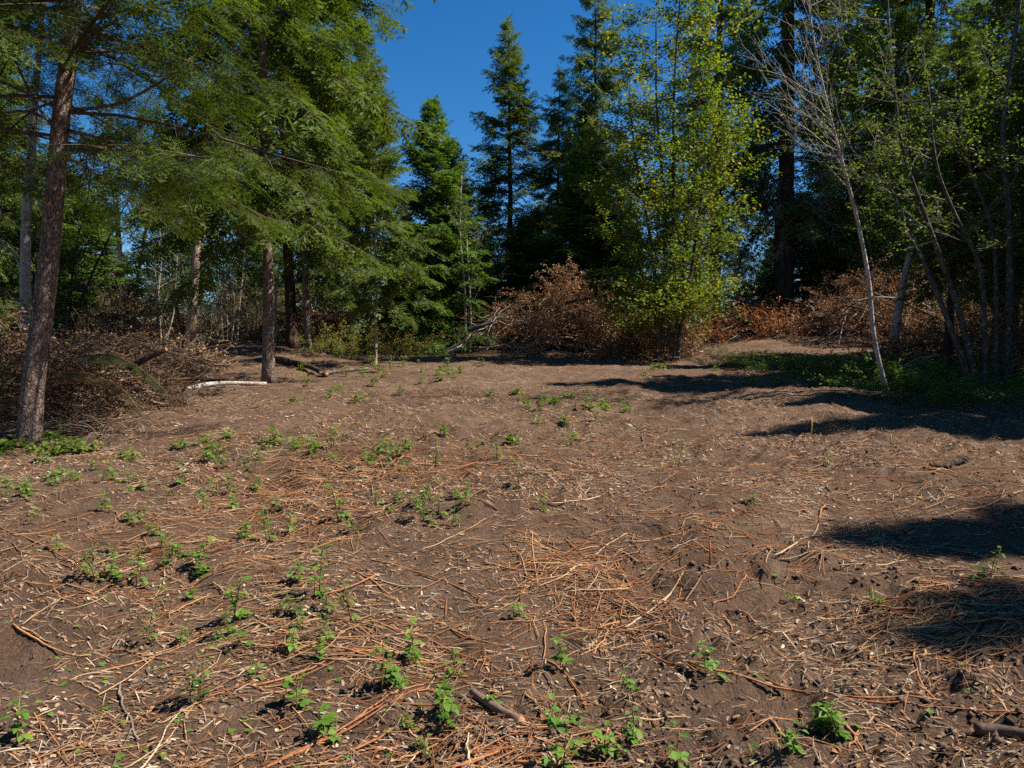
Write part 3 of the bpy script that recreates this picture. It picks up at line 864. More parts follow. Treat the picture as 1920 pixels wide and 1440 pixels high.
# dead hanging twigs on the old fir
def dead_twigs(base, z0, z1, Rr, n, seed, parent, c=(0.33, 0.29, 0.25), sag=0.5):
    r = np.random.default_rng(seed)
    a = r.uniform(0, 2 * math.pi, n); z = r.uniform(z0, z1, n)
    P0 = np.stack([np.cos(a) * 0.25, np.sin(a) * 0.25, z], 1)
    D = norm(np.stack([np.cos(a), np.sin(a), r.normal(-0.15, 0.2, n)], 1)); L = Rr * r.uniform(0.4, 1.1, n)
    B1 = branch_set(r, P0, D, L, 6, -sag * 0.4, 0.2)
    ac = Acc()
    V, F = tubes(B1, np.full((n, 1), 0.016) * np.linspace(1, 0.3, 6)[None], 4, False); ac.add(V, F, np.asarray(c) * 0.8)
    m = 16
    s = r.uniform(0.2, 1, (n, m)); f = s * 5; i0 = np.minimum(f.astype(int), 4); fr = (f - i0)[..., None]; ar = np.arange(n)[:, None]
    p = (B1[ar, i0] * (1 - fr) + B1[ar, i0 + 1] * fr).reshape(-1, 3)
    d = norm(np.repeat(D, m, 0) + r.normal(0, 0.7, (n * m, 3)) - np.array([0, 0, sag]))
    B2 = branch_set(r, p, d, r.uniform(0.2, 0.9, n * m), 4, -sag * 0.4, 0.3)
    V, F = tubes(B2, np.full((n * m, 1), 0.007) * np.linspace(1, 0.4, 4)[None], 3, False); ac.add(V, F, np.asarray(c))
    p = B2[:, 1:].reshape(-1, 3)
    B3 = branch_set(r, p, norm(r.normal(0, 1, p.shape) - np.array([0, 0, sag])), r.uniform(0.08, 0.35, len(p)), 3, -0.2, 0.3)
    V, F = tubes(B3, np.full((len(p), 1), 0.004) * np.linspace(1, 0.5, 3)[None], 3, False); ac.add(V, F, np.asarray(c) * 1.1)
    o = obj('dead_twigs', ac.mesh('dead_twigs', M_TWIG), parent); o['kind'] = 'stuff'
    return o
dead_twigs(None, 3.2, 7.4, 2.7, 46, 5, BIG)

# ------------------------------------------------------------------ the yellow green maple
b = at(1255, 20.4)
mst = []
for top, mid, bot in [((1230, 40), (1245, 380), (1240, 655)), ((1280, -60), (1262, 350), (1252, 655)), ((1330, 60), (1290, 400), (1262, 655)),
                      ((1180, 170), (1215, 420), (1236, 655)), ((1350, 250), (1305, 440), (1268, 655)), ((1150, 330), (1205, 520), (1240, 655))]:
    mst.append((smooth_path(np.array([P(*bot, 20.4) - b, P((mid[0] + bot[0]) / 2 + 4, (mid[1] + bot[1]) / 2, 20.2) - b, P(*mid, 20.5) - b, P((mid[0] + top[0]) / 2 - 6, (mid[1] + top[1]) / 2, 20.3) - b, P(*top, 20.4) - b]), 10), 0.075, 0.018))
for m_ in mst: m_[0][0, 2] = -0.1
MAPLE = [(0.17, 0.22, 0.023), (0.12, 0.19, 0.022), (0.20, 0.24, 0.025), (0.10, 0.17, 0.022), (0.16, 0.22, 0.025), (0.14, 0.20, 0.025), (0.27, 0.22, 0.035)]
broadleaf('maple_tree', 'many stemmed maple with yellow green leaves growing out of the middle brush heap', b, mst, B_GREY, seed=31,
          n1=44, L1=1.85, up=0.35, n2=9, L2=0.85, nleaf=16, leaf=0.105, cols=MAPLE, t0=0.12, flat=0.9, curve=0.05, shrink=0.35, brad=0.014)

# ------------------------------------------------------------------ right: bare leaning tree and shaded leafy stems
b = at(1668, 11.8)
p1 = pix_path([(1668, 702), (1640, 640), (1628, 520), (1602, 390), (1578, 300), (1556, 215), (1532, 110), (1515, 0), (1500, -110)], 11.8, b); p1[0, 2] = -0.1
broadleaf('bare_tree', 'pale slender leaning tree with fine leafless grey branches', b, [(p1, 0.043, 0.009)], B_PALE, seed=41, stemname='trunk',
          n1=46, L1=1.9, up=0.75, n2=11, L2=0.7, nleaf=5, leaf=0.05, cols=[(0.10, 0.17, 0.03), (0.14, 0.20, 0.03)], t0=0.42, bare=0.8,
          twigc=(0.38, 0.335, 0.30), curve=0.25, wander=0.22, shrink=0.3, brad=0.008, az_bias=(-0.45, 0, 0))
HAZ = [(0.065, 0.115, 0.018), (0.10, 0.155, 0.022), (0.045, 0.085, 0.016), (0.14, 0.185, 0.025)]
b = at(1835, 11.6)
def rp(pts, y=11.6, bb=None):
    q = pix_path(pts, y, b if bb is None else bb); q[0, 2] = -0.1
    return q
broadleaf('alder_tree', 'clump of grey leaning stems in the shade, its stems crossing the bare tree', b,
          [(rp([(1832, 738), (1785, 620), (1735, 500), (1692, 400), (1650, 325), (1600, 285), (1570, 215)]), 0.052, 0.014),
           (rp([(1838, 738), (1802, 600), (1762, 480), (1722, 370), (1695, 290), (1675, 150), (1662, -30)]), 0.052, 0.014),
           (rp([(1846, 738), (1846, 610), (1836, 500), (1790, 400), (1762, 330), (1740, 160)]), 0.05, 0.014)], B_GREY, seed=42,
          n1=15, L1=1.4, up=0.5, n2=8, L2=0.55, nleaf=10, leaf=0.055, cols=HAZ, t0=0.45, flat=0.5, shrink=0.3)
b2 = at(1890, 13.0)
broadleaf('alder_tree', 'upright grey trunk with dark leaves at the shaded border of the clearing', b2,
          [(rp([(1890, 700), (1893, 560), (1892, 400), (1880, 260), (1895, 120), (1912, 0), (1920, -120)], 13.0, b2), 0.08, 0.02),
           (rp([(1870, 690), (1868, 560), (1860, 430), (1815, 300), (1800, 200)], 13.0, b2), 0.05, 0.02)], B_GREY, seed=43,
          n1=24, L1=1.7, up=0.4, n2=8, L2=0.6, nleaf=11, leaf=0.058, cols=HAZ, t0=0.35, flat=0.5, shrink=0.3)
b3 = at(1682, 18)
broadleaf('alder_tree', 'short pale trunk rising from the right brush heap with leafy top', b3,
          [(rp([(1675, 615), (1688, 560), (1706, 475), (1730, 380), (1740, 280), (1755, 200)], 18, b3), 0.12, 0.03)], B_PALE, seed=44, stemname='trunk',
          n1=34, L1=2.0, up=0.4, n2=9, L2=0.75, nleaf=12, leaf=0.08, cols=HAZ, t0=0.4, flat=0.5, shrink=0.3)

HZ1 = broadleaf('hazel_shrub', 'tall leafy hazel thicket just right of the old fir', at(1560, 27), fan_stems(51, 7, 6.2, 2.2, 0.045), B_GREY, seed=51, cat='shrub',
                n1=18, L1=1.6, up=0.4, n2=8, L2=0.7, nleaf=13, leaf=0.095, cols=[(0.09, 0.15, 0.025), (0.13, 0.20, 0.03), (0.07, 0.12, 0.022), (0.16, 0.22, 0.035)], t0=0.15, flat=0.5, shrink=0.3)
HZ2 = broadleaf('holly_tree', 'round dark broadleaf tree behind the leaning brown trunk', at(240, 31), fan_stems(52, 5, 10.5, 2.2, 0.09), B_DARK, seed=52,
                n1=30, L1=2.4, up=0.3, n2=9, L2=0.8, nleaf=13, leaf=0.12, cols=[(0.035, 0.06, 0.022), (0.05, 0.08, 0.026), (0.03, 0.05, 0.02), (0.07, 0.10, 0.035)], t0=0.12, flat=0.5, shrink=0.35)
copy_thing(HZ1, at(1660, 24), 1.7, 0.95, 'hazel thicket behind the heap of long poles')
copy_thing(HZ1, at(1830, 24.5), 3.0, 0.95, 'shaded leafy hazel between the leaning clump and the right brush heap')
copy_thing(HZ1, at(1900, 17), 4.6, 0.9, 'dark leafy hazel at the end of the right brush heap')
copy_thing(HZ2, at(1700, 31), 2.1, 0.85, 'dark broadleaf tree above the right brush heap')
copy_thing(HZ2, at(1860, 29), 0.9, 0.95, 'dark broadleaf tree behind the upright grey trunk')
copy_thing(HZ2, at(350, 36), 3.6, 0.95, 'dark broadleaf tree far behind the tan leaning trunk')
copy_thing(HZ2, at(910, 27), 1.2, (0.5, 0.5, 0.5), 'grey green bush behind the thin pale trunk')

copy_thing(HZ1, at(120, 23), 2.2, 1.05, 'green hazel thicket behind the long low row of poles')
copy_thing(HZ1, at(935, 29), 3.1, 0.8, 'hazel thicket behind the left end of the middle heap')
copy_thing(HZ1, at(1400, 33), 1.2, 0.7, 'low hazel showing between the maple and the old fir')
copy_thing(HZ2, at(1960, 17), 2.6, 0.8, 'dark broadleaf tree closing the shaded border')
copy_thing(F_YOUNG, at(1620, 27), 2.4, (1.2, 1.2, 0.8), 'young fir hidden behind the hazel thicket of the pole heap')
copy_thing(F_YOUNG, at(1500, 30), 3.4, (1.2, 1.2, 0.7), 'young fir half hidden by the old fir trunk')

copy_thing(HZ1, at(1325, 31), 0.7, 0.62, 'low hazel right behind the two thin dark trunks')
copy_thing(HZ1, at(440, 33), 0.3, 1.0, 'hazel thicket far behind the whitish stem clump')
copy_thing(F_YOUNG, at(485, 38), 1.4, 0.9, 'young fir far behind the reddish trunk')

# row of trees beyond, seen through the gaps
k = 0
for u, y, root, s in [(60, 44, HZ2, .75), (200, 48, F_TALL, .7), (420, 46, HZ2, .6), (520, 44, F_YOUNG, 1.0), (600, 40, F_YOUNG, 1.1), (760, 42, F_TALL, .6), (880, 44, HZ2, .65),
                      (1010, 42, F_TALL, .6), (1180, 42, F_YOUNG, .9), (1260, 40, F_DROOP, .7), (1335, 58, HZ2, .62), (1395, 52, HZ2, .6), (1440, 46, F_YOUNG, .75),
                      (1540, 44, F_TALL, .8), (1660, 46, F_TALL, .85), (1780, 44, F_DROOP, .8), (1900, 40, F_TALL, .8), (-120, 34, F_TALL, .7), (2040, 30, F_TALL, .9), (130, 38, F_YOUNG, .9), (10, 40, F_YOUNG, .8)]:
    nm = {'HZ2': 0}
    lab = ('dark broadleaf tree' if root is HZ2 else 'dark conifer') + ' low down beyond the clearing, behind ' + landmark(u)
    copy_thing(root, at(u, y), 0.9 * k, s, lab, 'broadleaf trees beyond the clearing' if root is HZ2 else 'conifers beyond the clearing'); k += 1

# trees beyond the picture's right border whose shade falls on the soil
for x, y, root, s, lab in [(12.2, 4.2, F_OLD, .74, 'fir outside the clearing casting the near shade'),
                           (10.2, 2.9, F_OLD, .62, 'fir outside the clearing casting the nearest shade'),
                           (15.0, 8.5, F_OLD, .86, 'fir outside the clearing casting the middle shade'),
                           (12.4, 10.6, F_YOUNG, 1.15, 'bushy fir outside the clearing shading the brambles'),
                           (11.6, 8.7, F_YOUNG, 1.0, 'dense young fir outside the clearing shading the soil'),
                           (15.5, 13.0, F_TALL, .9, 'dense fir outside the clearing shading the grey stems'),
                           (13.2, 14.2, F_OLD, .9, 'tall fir outside the clearing shading the bare tree')]:
    copy_thing(root, (x, y, float(G(x, y))), x, s, lab)
# the wood goes on around the clearing behind the photographer
for i, (x, y, root, s) in enumerate([(-11, -4, F_OLD, .9), (-7, -10, F_TALL, 1.0), (-1, -12, F_OLD, 1.0), (5, -12, F_TALL, .9), (-13, 2.5, F_OLD, 1.0), (-14, 8, F_TALL, .9), (-3.5, -13.5, F_YOUNG, 1.1), (10, -13, F_OLD, 1.0), (15, -9, F_TALL, .9), (19, 2, F_OLD, 1.0), (-10, -9, F_YOUNG, 1.2)]):
    copy_thing(root, (x, y, float(G(x, y))), 1.7 * i, s, 'conifer of the wood that closes the clearing out of view', 'conifers closing the clearing out of view')

# ------------------------------------------------------------------ pale and thin trunks on the left
b = at(46, 14.5)
broadleaf('dead_tree', 'pale broken trunk with dead side limbs behind the leaning brown trunk', b,
          [(rp([(46, 640), (48, 520), (50, 400), (58, 300), (62, 220), (70, 120), (80, 0)], 14.5, b), 0.13, 0.05),
           (rp([(40, 520), (20, 470), (-8, 440)], 14.5, b), 0.03, 0.015)], B_PALE, seed=61, stemname='trunk',
          n1=16, L1=1.6, up=0.2, n2=7, L2=0.5, nleaf=4, leaf=0.06, cols=[(0.06, 0.09, 0.03)], t0=0.4, bare=0.6, twigc=(0.30, 0.26, 0.23))
b = PG(355, 664)
b = np.array([b[0], b[1], b[2]])
broadleaf('tan_tree', 'smooth tan trunk leaning slightly at the back of the clearing', b,
          [(rp([(354, 668), (362, 580), (366, 520), (370, 450), (380, 350), (384, 270), (392, 150)], float(b[1]), b), 0.15, 0.05)], B_TAN, seed=62, stemname='trunk',
          n1=14, L1=1.8, up=0.4, n2=8, L2=0.6, nleaf=10, leaf=0.09, cols=HAZ, t0=0.45, bare=0.3)

def thin_clump(u, y, tops, label, seed, r0=0.035, nleaf=8, cols=HAZ, bark=B_PALE, t0=0.4, n1=7, bare=0.3):
    b = at(u, y)
    st = []
    r = np.random.default_rng(seed)
    for (ub, ut, vt) in tops:
        zb = b + np.array([(ub - u) / FPX * y, 0, -0.05])
        q = np.array([zb, zb + (P(ut, vt, y) - zb) * 0.35 + r.normal(0, 0.07, 3), zb + (P(ut, vt, y) - zb) * 0.7 + r.normal(0, 0.08, 3), P(ut, vt, y)]) - b
        st.append((q, r0 * r.uniform(0.7, 1.3), 0.012))
    return broadleaf('sapling_clump', label, b, st, bark, seed=seed, n1=n1, L1=1.3, up=0.5, n2=7, L2=0.5, nleaf=nleaf, leaf=0.085, cols=cols, t0=t0, bare=bare,
                     twigc=(0.34, 0.31, 0.28), shrink=0.3)
GREYG = [(0.06, 0.10, 0.03), (0.09, 0.13, 0.03), (0.05, 0.085, 0.025)]
thin_clump(298, 25, [(285, 300, 430), (293, 298, 400), (303, 320, 480), (296, 282, 420), (310, 333, 470)], 'clump of thin whitish stems left of the tan leaning trunk', 63, cols=GREYG)
thin_clump(440, 26, [(420, 412, 430), (428, 425, 470), (436, 442, 400), (445, 460, 450), (434, 432, 420)], 'clump of thin whitish stems left of the full green fir', 64, cols=GREYG)
thin_clump(522, 24, [(515, 530, 470), (520, 518, 430)], 'two thin whitish stems just behind the reddish trunk', 65, cols=GREYG)
thin_clump(870, 23.5, [(872, 866, 330), (880, 874, 420)], 'pair of thin pale trunks between young fir and middle brush heap', 66, r0=0.055, cols=GREYG, n1=9)
thin_clump(1310, 22.5, [(1312, 1300, 300), (1306, 1315, 360)], 'two thin dark trunks right of the maple stems', 67, r0=0.07, cols=[(0.05, 0.08, 0.025)], bark=B_DARK, bare=0.75, n1=16)
thin_clump(190, 27, [(185, 170, 480), (195, 205, 500), (210, 235, 470), (200, 215, 520)], 'thin grey dead sapling stems behind the shaded brush heap', 68, nleaf=2, bare=0.8)
thin_clump(1905, 15, [(1895, 1880, 420), (1905, 1912, 300), (1912, 1900, 380), (1885, 1850, 450)], 'clump of thin dry stems at the shaded border by the upright trunk', 69, nleaf=6, bark=B_GREY, cols=HAZ)

# ------------------------------------------------------------------ brush heaps
def brush_heap(name, label, c, rx, ry, h, seed, nleaf, nbr, ntw, leafcols, leaf=0.085, rough=0.5, bare=0.0, rotz=0.0, group=None, pole=M_POLE, peak=(0, 0), flatness=0.62):
    r = np.random.default_rng(seed)
    t = thing(name, label, 'brush heap', c, rotz, group)
    def top(x, y):
        q = (x / rx) ** 2 + (y / ry) ** 2
        s = np.clip(1 - q, 0, 1) ** flatness
        n = 1 + rough * (vnoise(x * 1.1 + seed, y * 1.1, seed) + 0.6 * vnoise(x * 2.7, y * 2.7 + seed, seed + 1))
        return h * s * n * (1 + peak[0] * x / rx)
    def gl(x, y):
        ca, sa = math.cos(rotz), math.sin(rotz)
        return G(c[0] + x * ca - y * sa, c[1] + x * sa + y * ca) - c[2]
    def rand(n, spread=1.0):
        a = r.uniform(0, 2 * math.pi, n); q = np.sqrt(r.uniform(0, 1, n)) * spread
        return np.cos(a) * q * rx, np.sin(a) * q * ry
    # dead leaves: clustered on bough ends all through the heap, thickest in patches
    nb = nleaf // 18
    x, y = rand(nb, 1.02)
    keep = vnoise(x * 1.4 + 5, y * 1.4, seed + 3) > -0.18 + bare
    x, y = x[keep], y[keep]; nb = len(x)
    dep = r.uniform(0, 1, nb) ** 2.2
    hz = top(x, y)
    z = np.maximum(hz * (1 - 0.75 * dep), 0.02) + gl(x, y)
    a = r.uniform(0, 2 * math.pi, nb)
    D = norm(np.stack([np.cos(a) + x / rx * 0.8, np.sin(a) + y / ry * 0.8, r.normal(0.35, 0.5, nb)], 1))
    L = r.uniform(0.3, 0.95, nb)
    B = branch_set(r, np.stack([x, y, z], 1), D, L, 4, -0.1, 0.25)
    tw = Acc()
    V, F = tubes(B[:, [0, 2, 3]], np.full((nb, 1), 0.006) * np.linspace(1, 0.5, 3)[None], 3, False); tw.add(V, F, np.array([0.17, 0.115, 0.085]))
    q = 18
    s = r.uniform(0.1, 1.05, (nb, q)); f = np.clip(s * 3, 0, 2.999); i0 = f.astype(int); fr = (f - i0)[..., None]; ar = np.arange(nb)[:, None]
    p = (B[ar, i0] * (1 - fr) + B[ar, i0 + 1] * fr + r.normal(0, 0.05, (nb, q, 3))).reshape(-1, 3)
    M = frames(r.normal(0, 1, p.shape) - np.array([0, 0, 0.5]), norm(r.normal(0, 1, p.shape))) * (leaf * r.uniform(0.6, 1.3, len(p)))[:, None, None]
    lv = LEAF_V.copy(); lv[1, 2] = lv[3, 2] = 0.2
    V, F = scatter(lv, LEAF_F, M, p)
    cl = np.asarray(leafcols)
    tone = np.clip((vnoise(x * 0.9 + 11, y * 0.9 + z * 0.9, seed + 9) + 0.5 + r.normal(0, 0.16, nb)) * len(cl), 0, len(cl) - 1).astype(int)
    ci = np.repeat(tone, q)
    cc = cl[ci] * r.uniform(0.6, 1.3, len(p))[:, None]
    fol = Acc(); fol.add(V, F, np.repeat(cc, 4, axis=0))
    o = obj('dead_leaves', fol.mesh('dead_leaves', M_DRY), t); o['kind'] = 'stuff'
    # loose twigs
    x, y = rand(ntw, 1.06)
    a = r.uniform(0, 2 * math.pi, ntw)
    z = np.maximum(top(x, y) * r.uniform(0.1, 1.05, ntw), 0.02) + gl(x, y)
    D = norm(np.stack([np.cos(a), np.sin(a) * 0.7, r.normal(0.05, 0.33, ntw)], 1)); L = r.uniform(0.4, 1.5, ntw)
    B = branch_set(r, np.stack([x, y, z], 1) - D * (L / 2)[:, None], D, L, 4, -0.06, 0.3)
    B[..., 2] = np.maximum(B[..., 2], gl(B[..., 0], B[..., 1]) + 0.01)
    cw = np.array([[0.15, 0.095, 0.062], [0.21, 0.15, 0.11], [0.10, 0.06, 0.042], [0.25, 0.13, 0.065]])[r.integers(0, 4, ntw)]
    V, F = tubes(B, r.uniform(0.004, 0.011, ntw)[:, None] * np.linspace(1, 0.45, 4)[None], 3, False)
    tw.add(V, F, np.repeat(cw, 12, axis=0))
    o = obj('twigs', tw.mesh('twigs', M_TWIG), t); o['kind'] = 'stuff'
    # the larger branches, each its own
    for i in range(nbr):
        x, y = rand(1, 0.95); x = float(x[0]); y = float(y[0]) - 0.15 * ry
        a = r.uniform(-0.5, 0.5) + (0 if r.uniform() < 0.7 else 1.2)
        if r.uniform() < 0.5: a += math.pi
        L = r.uniform(0.9, 2.6) * min(1.0, rx / 2.5)
        k = 7
        s = np.linspace(-0.5, 0.5, k)
        px = x + math.cos(a) * L * s + r.normal(0, 0.05) * (s ** 2) * 4; py = y + math.sin(a) * L * s * 0.7 + r.normal(0, 0.15) * (s ** 2) * 4
        lift = r.uniform(0.2, 1.05)
        pz = np.maximum(top(px, py) * lift, 0.03)
        lin = np.linspace(pz[0], pz[-1], k)
        pz = 0.35 * pz + 0.65 * np.maximum(lin, pz.mean() * np.ones(k) * 0.5) + gl(px, py)
        r0 = r.uniform(0.010, 0.038)
        V, F = tubes(np.stack([px, py, pz], 1)[None], (r0 * np.linspace(1, 0.45, k))[None], 6)
        obj('branch', mesh_np('branch', V, F, pole if r.uniform() < 0.75 else M_STICK, smooth=True), t)
    return t

RUST = [(0.35, 0.19, 0.095), (0.42, 0.25, 0.135), (0.27, 0.14, 0.07), (0.46, 0.32, 0.20), (0.20, 0.11, 0.065)]
BROWN = [(0.25, 0.145, 0.08), (0.33, 0.20, 0.115), (0.19, 0.105, 0.06), (0.38, 0.26, 0.155)]
PALEB = [(0.36, 0.25, 0.15), (0.30, 0.18, 0.10), (0.24, 0.14, 0.08), (0.42, 0.32, 0.20)]
brush_heap('brush_heap', 'large heap of cut branches with rust brown dead leaves in front of the maple', at(1055, 23.2), 4.2, 1.5, 2.0, 71, 40000, 60, 600, RUST, rough=1.15, leaf=0.074, bare=0.14, flatness=0.42)
brush_heap('brush_heap', 'low spill of rust coloured dead leaves between the maple and the old fir', at(1375, 22.8), 2.3, 1.0, 0.85, 72, 9000, 14, 300, [(0.36, 0.15, 0.06), (0.42, 0.20, 0.08), (0.25, 0.10, 0.05)])
brush_heap('brush_heap', 'wide mounded heap of brown brush and long grey poles right of the old fir', at(1680, 21.8), 3.5, 1.9, 1.55, 73, 32000, 50, 500, BROWN + RUST[:3], rough=0.9, leaf=0.070, bare=0.06, flatness=0.5)
brush_heap('brush_heap', 'rust leaved brush packed around the foot of the maple stems', at(1225, 20.9), 1.5, 0.7, 0.85, 83, 6000, 12, 220, RUST, leaf=0.07)
brush_heap('brush_heap', 'brown brush lying in shade under the leaning grey stems', at(1830, 16.5), 2.6, 1.5, 1.0, 74, 6500, 26, 700, BROWN)
brush_heap('brush_heap', 'rust brown brush just left of the old fir trunk', at(1400, 26.4), 1.4, 1.0, 1.2, 75, 3500, 14, 350, RUST)
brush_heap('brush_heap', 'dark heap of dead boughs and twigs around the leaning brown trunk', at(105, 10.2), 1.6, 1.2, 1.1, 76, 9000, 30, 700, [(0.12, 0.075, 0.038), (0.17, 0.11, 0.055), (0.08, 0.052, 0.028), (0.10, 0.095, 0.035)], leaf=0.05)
brush_heap('brush_heap', 'long low row of cut poles and brush behind the dark heap', at(215, 16.5), 2.6, 1.2, 0.75, 77, 3500, 44, 700, PALEB, leaf=0.07)
brush_heap('brush_heap', 'heap of tan dead leaves behind the slender scraped pole trunk', at(690, 25.5), 2.4, 1.3, 1.35, 78, 11000, 16, 500, [(0.34, 0.20, 0.11), (0.40, 0.25, 0.15), (0.27, 0.15, 0.08), (0.22, 0.16, 0.07)])
brush_heap('brush_heap', 'tan dead leaf brush between the reddish trunk and the grey brown trunk', at(560, 25.0), 1.6, 1.1, 1.2, 79, 4500, 10, 350, [(0.34, 0.20, 0.11), (0.28, 0.16, 0.09), (0.20, 0.12, 0.07)])
brush_heap('brush_heap', 'pale dry brush at the foot of the whitish stems', at(330, 26.5), 2.0, 1.1, 0.95, 80, 4500, 14, 400, PALEB)
brush_heap('brush_heap', 'pale tuft of dry brush above the long low row of poles', at(228, 24), 1.1, 0.9, 1.25, 81, 3000, 8, 250, PALEB)
brush_heap('brush_heap', 'dead brown boughs at the left border behind the dark heap', at(-10, 11.5), 1.3, 1.2, 1.35, 82, 2200, 16, 700, BROWN, leaf=0.06)

# drooping half-dead fir boughs on the dark heap
def fir_bough(pts, y, label, seed, col, tip, wid=0.5):
    r = np.random.default_rng(seed)
    q = np.array([P(u, v, yy) for (u, v), yy in zip(pts, y)])
    b = q[0].copy()
    sp = smooth_path(q - b, 14)
    t = thing('fir_bough', label, 'bough', b, 0, None)
    V, F = tubes(sp[None], np.linspace(0.014, 0.004, 14)[None], 6)
    obj('stem', mesh_np('stem', V, F, M_STICK, smooth=True), t)
    n = 90
    s = r.uniform(0.05, 1, n); f = s * 13; i0 = np.minimum(f.astype(int), 12); fr = (f - i0)[:, None]
    p = sp[i0] * (1 - fr) + sp[i0 + 1] * fr; tg = norm(sp[i0 + 1] - sp[i0])
    sd = norm(np.cross(tg, np.array([0, 0, 1.0]))) * np.where(r.uniform(0, 1, n) < 0.5, -1, 1)[:, None]
    d = norm(tg * 0.6 + sd * 0.8 + np.array([0, 0, -0.35]))
    M = frames(d, norm(np.array([0, -0.4, 1.0]) + r.normal(0, 0.3, (n, 3)))) * (wid * (1.1 - 0.7 * s) * r.uniform(0.6, 1.1, n))[:, None, None]
    tV, tF, tT = TM_FINE[0]
    V, F = scatter(tV, tF, M, p)
    c = (np.asarray(col)[None, None] * (1 - tT[None, :, None] * 0.7) + np.asarray(tip)[None, None] * tT[None, :, None] * 0.7) * r.uniform(0.6, 1.3, n)[:, None, None]
    obj('sprays', mesh_np('sprays', V, F, M_NEEDLE, col=c.reshape(-1, 3)), t)
fir_bough([(150, 668), (215, 668), (275, 700), (322, 748)], [9.5, 9.2, 9.05, 8.95], 'limp green fir bough hanging down the side of the dark heap', 1, (0.05, 0.06, 0.02), (0.09, 0.11, 0.035), 0.24)
fir_bough([(120, 700), (180, 705), (235, 735), (262, 772)], [9.3, 9.0, 8.9, 8.8], 'browning fir bough beside the limp green one', 2, (0.09, 0.06, 0.025), (0.11, 0.09, 0.035), 0.22)

# ------------------------------------------------------------------ poles and logs that lie loose
def pole(name, label, pts3, r0, r1, mat=M_POLE, n=10, sides=9, cut=True, group=None, cat='log'):
    pts3 = np.asarray(pts3, float)
    b = pts3.mean(0)
    sp = smooth_path(pts3 - b, n)
    t = thing(name, label, cat, b, 0, group)
    rr = np.linspace(r0, r1, n)
    V, F = tubes(sp[None], rr[None], sides)
    obj('bark', mesh_np('bark', V, F, mat, smooth=True), t)
    if cut:
        for e, nx, rad in ((0, 1, r0), (-1, -2, r1)):
            d = norm(sp[e] - sp[nx])
            V, F = tubes(np.array([[sp[e] - d * 0.01, sp[e] + d * 0.006]]), np.array([[rad * 0.9, rad * 0.86]]), sides)
            obj('cut_end', mesh_np('cut_end', V, F, M_CUT), t)
    return t
def gp(u, v, lift=0.0):
    p = PG(u, v); p[2] += lift
    return p
pole('log', 'short thick log with orange sawn end beside the reddish trunk', [gp(522, 692, 0.16), gp(570, 697, 0.1), gp(612, 706, 0.07)], 0.075, 0.06, B_DARK)
pole('log', 'grey branch lying across the short thick log', [gp(600, 706, 0.1), gp(650, 700, 0.07), gp(690, 697, 0.05)], 0.045, 0.03, B_GREY)
pole('log', 'pale barked log lying in the soil left of the reddish trunk', [gp(335, 738, 0.04), gp(400, 728, 0.05), gp(500, 724, 0.04)], 0.055, 0.04, B_PALE)
pole('log', 'dark log poking out of the heap above the pale barked log', [gp(275, 697, 0.06), gp(300, 694, 0.10), gp(336, 692, 0.13)], 0.06, 0.055, B_DARK)
pole('log', 'dark limb jutting upward out of the dark heap', [P(240, 690, 9.6), P(275, 672, 9.6), P(312, 655, 9.6)], 0.05, 0.035, B_DARK)
pole('log', 'long thin pole propped against the left flank of the middle heap', [at(828, 22.6) + (0, 0, 0.05), P(868, 640, 22.4), P(905, 610, 22.3), P(960, 570, 22.5)], 0.035, 0.022, M_POLE)
pole('log', 'pale pole with its foot in the soil left of the middle heap', [gp(830, 664, 0.03), P(850, 657, 22.2), P(868, 648, 22.2)], 0.055, 0.05, B_PALE)
pole('log', 'thick grey limb lying on the left flank of the middle heap', [P(878, 620, 22.1), P(900, 612, 22.0), P(925, 604, 22.0)], 0.07, 0.05, B_GREY)
pole('log', 'dark limb slanting across the top of the middle heap', [P(1060, 568, 22.0), P(1100, 560, 22.0), P(1145, 548, 22.3)], 0.05, 0.03, B_DARK)
pole('log', 'log with round pale sawn end beside the rust coloured spill', [gp(1310, 637, 0.10), gp(1335, 634, 0.12), gp(1356, 627, 0.13)], 0.05, 0.065, B_GREY)
pole('log', 'pale stick on the ground at the foot of the old fir', [gp(1530, 622, 0.05), gp(1548, 620, 0.06), gp(1562, 616, 0.08)], 0.04, 0.03, B_PALE)
for i, (a, bb) in enumerate([((1640, 552), (1775, 605)), ((1600, 566), (1690, 560)), ((1580, 572), (1660, 598)), ((1700, 566), (1745, 578)), ((1535, 612), (1590, 570)), ((1700, 545), (1760, 552)), ((1655, 575), (1700, 600)), ((1720, 580), (1790, 610))]):
    yy = 20.2 + 0.15 * i
    q0 = P(*a, yy); q1 = P(*bb, yy - 0.4)
    pole('pole', 'long bare grey pole lying over the wide mounded heap', [q0, (q0 + q1) / 2 + (0, 0, 0.08), q1], 0.035, 0.02, B_PALE if i % 2 else B_GREY, group='poles on the wide mounded heap', cut=False, cat='pole')
pole('log', 'rotten brown log half sunk at the edge of the shade', [gp(1745, 905, 0.03), gp(1775, 895, 0.06), gp(1812, 884, 0.07)], 0.022, 0.034, B_DARK)
pole('log', 'thick grey brown stick lying alone on the crumbly soil', [gp(1828, 1385, 0.022), gp(1870, 1392, 0.026), gp(1935, 1416, 0.02)], 0.021, 0.019, M_STICK, cut=False)
pole('log', 'short dark stick with a pale sawn end among the bramble shoots', [gp(885, 1285, 0.02), gp(940, 1325, 0.02), gp(977, 1348, 0.02)], 0.014, 0.016, M_STICK)

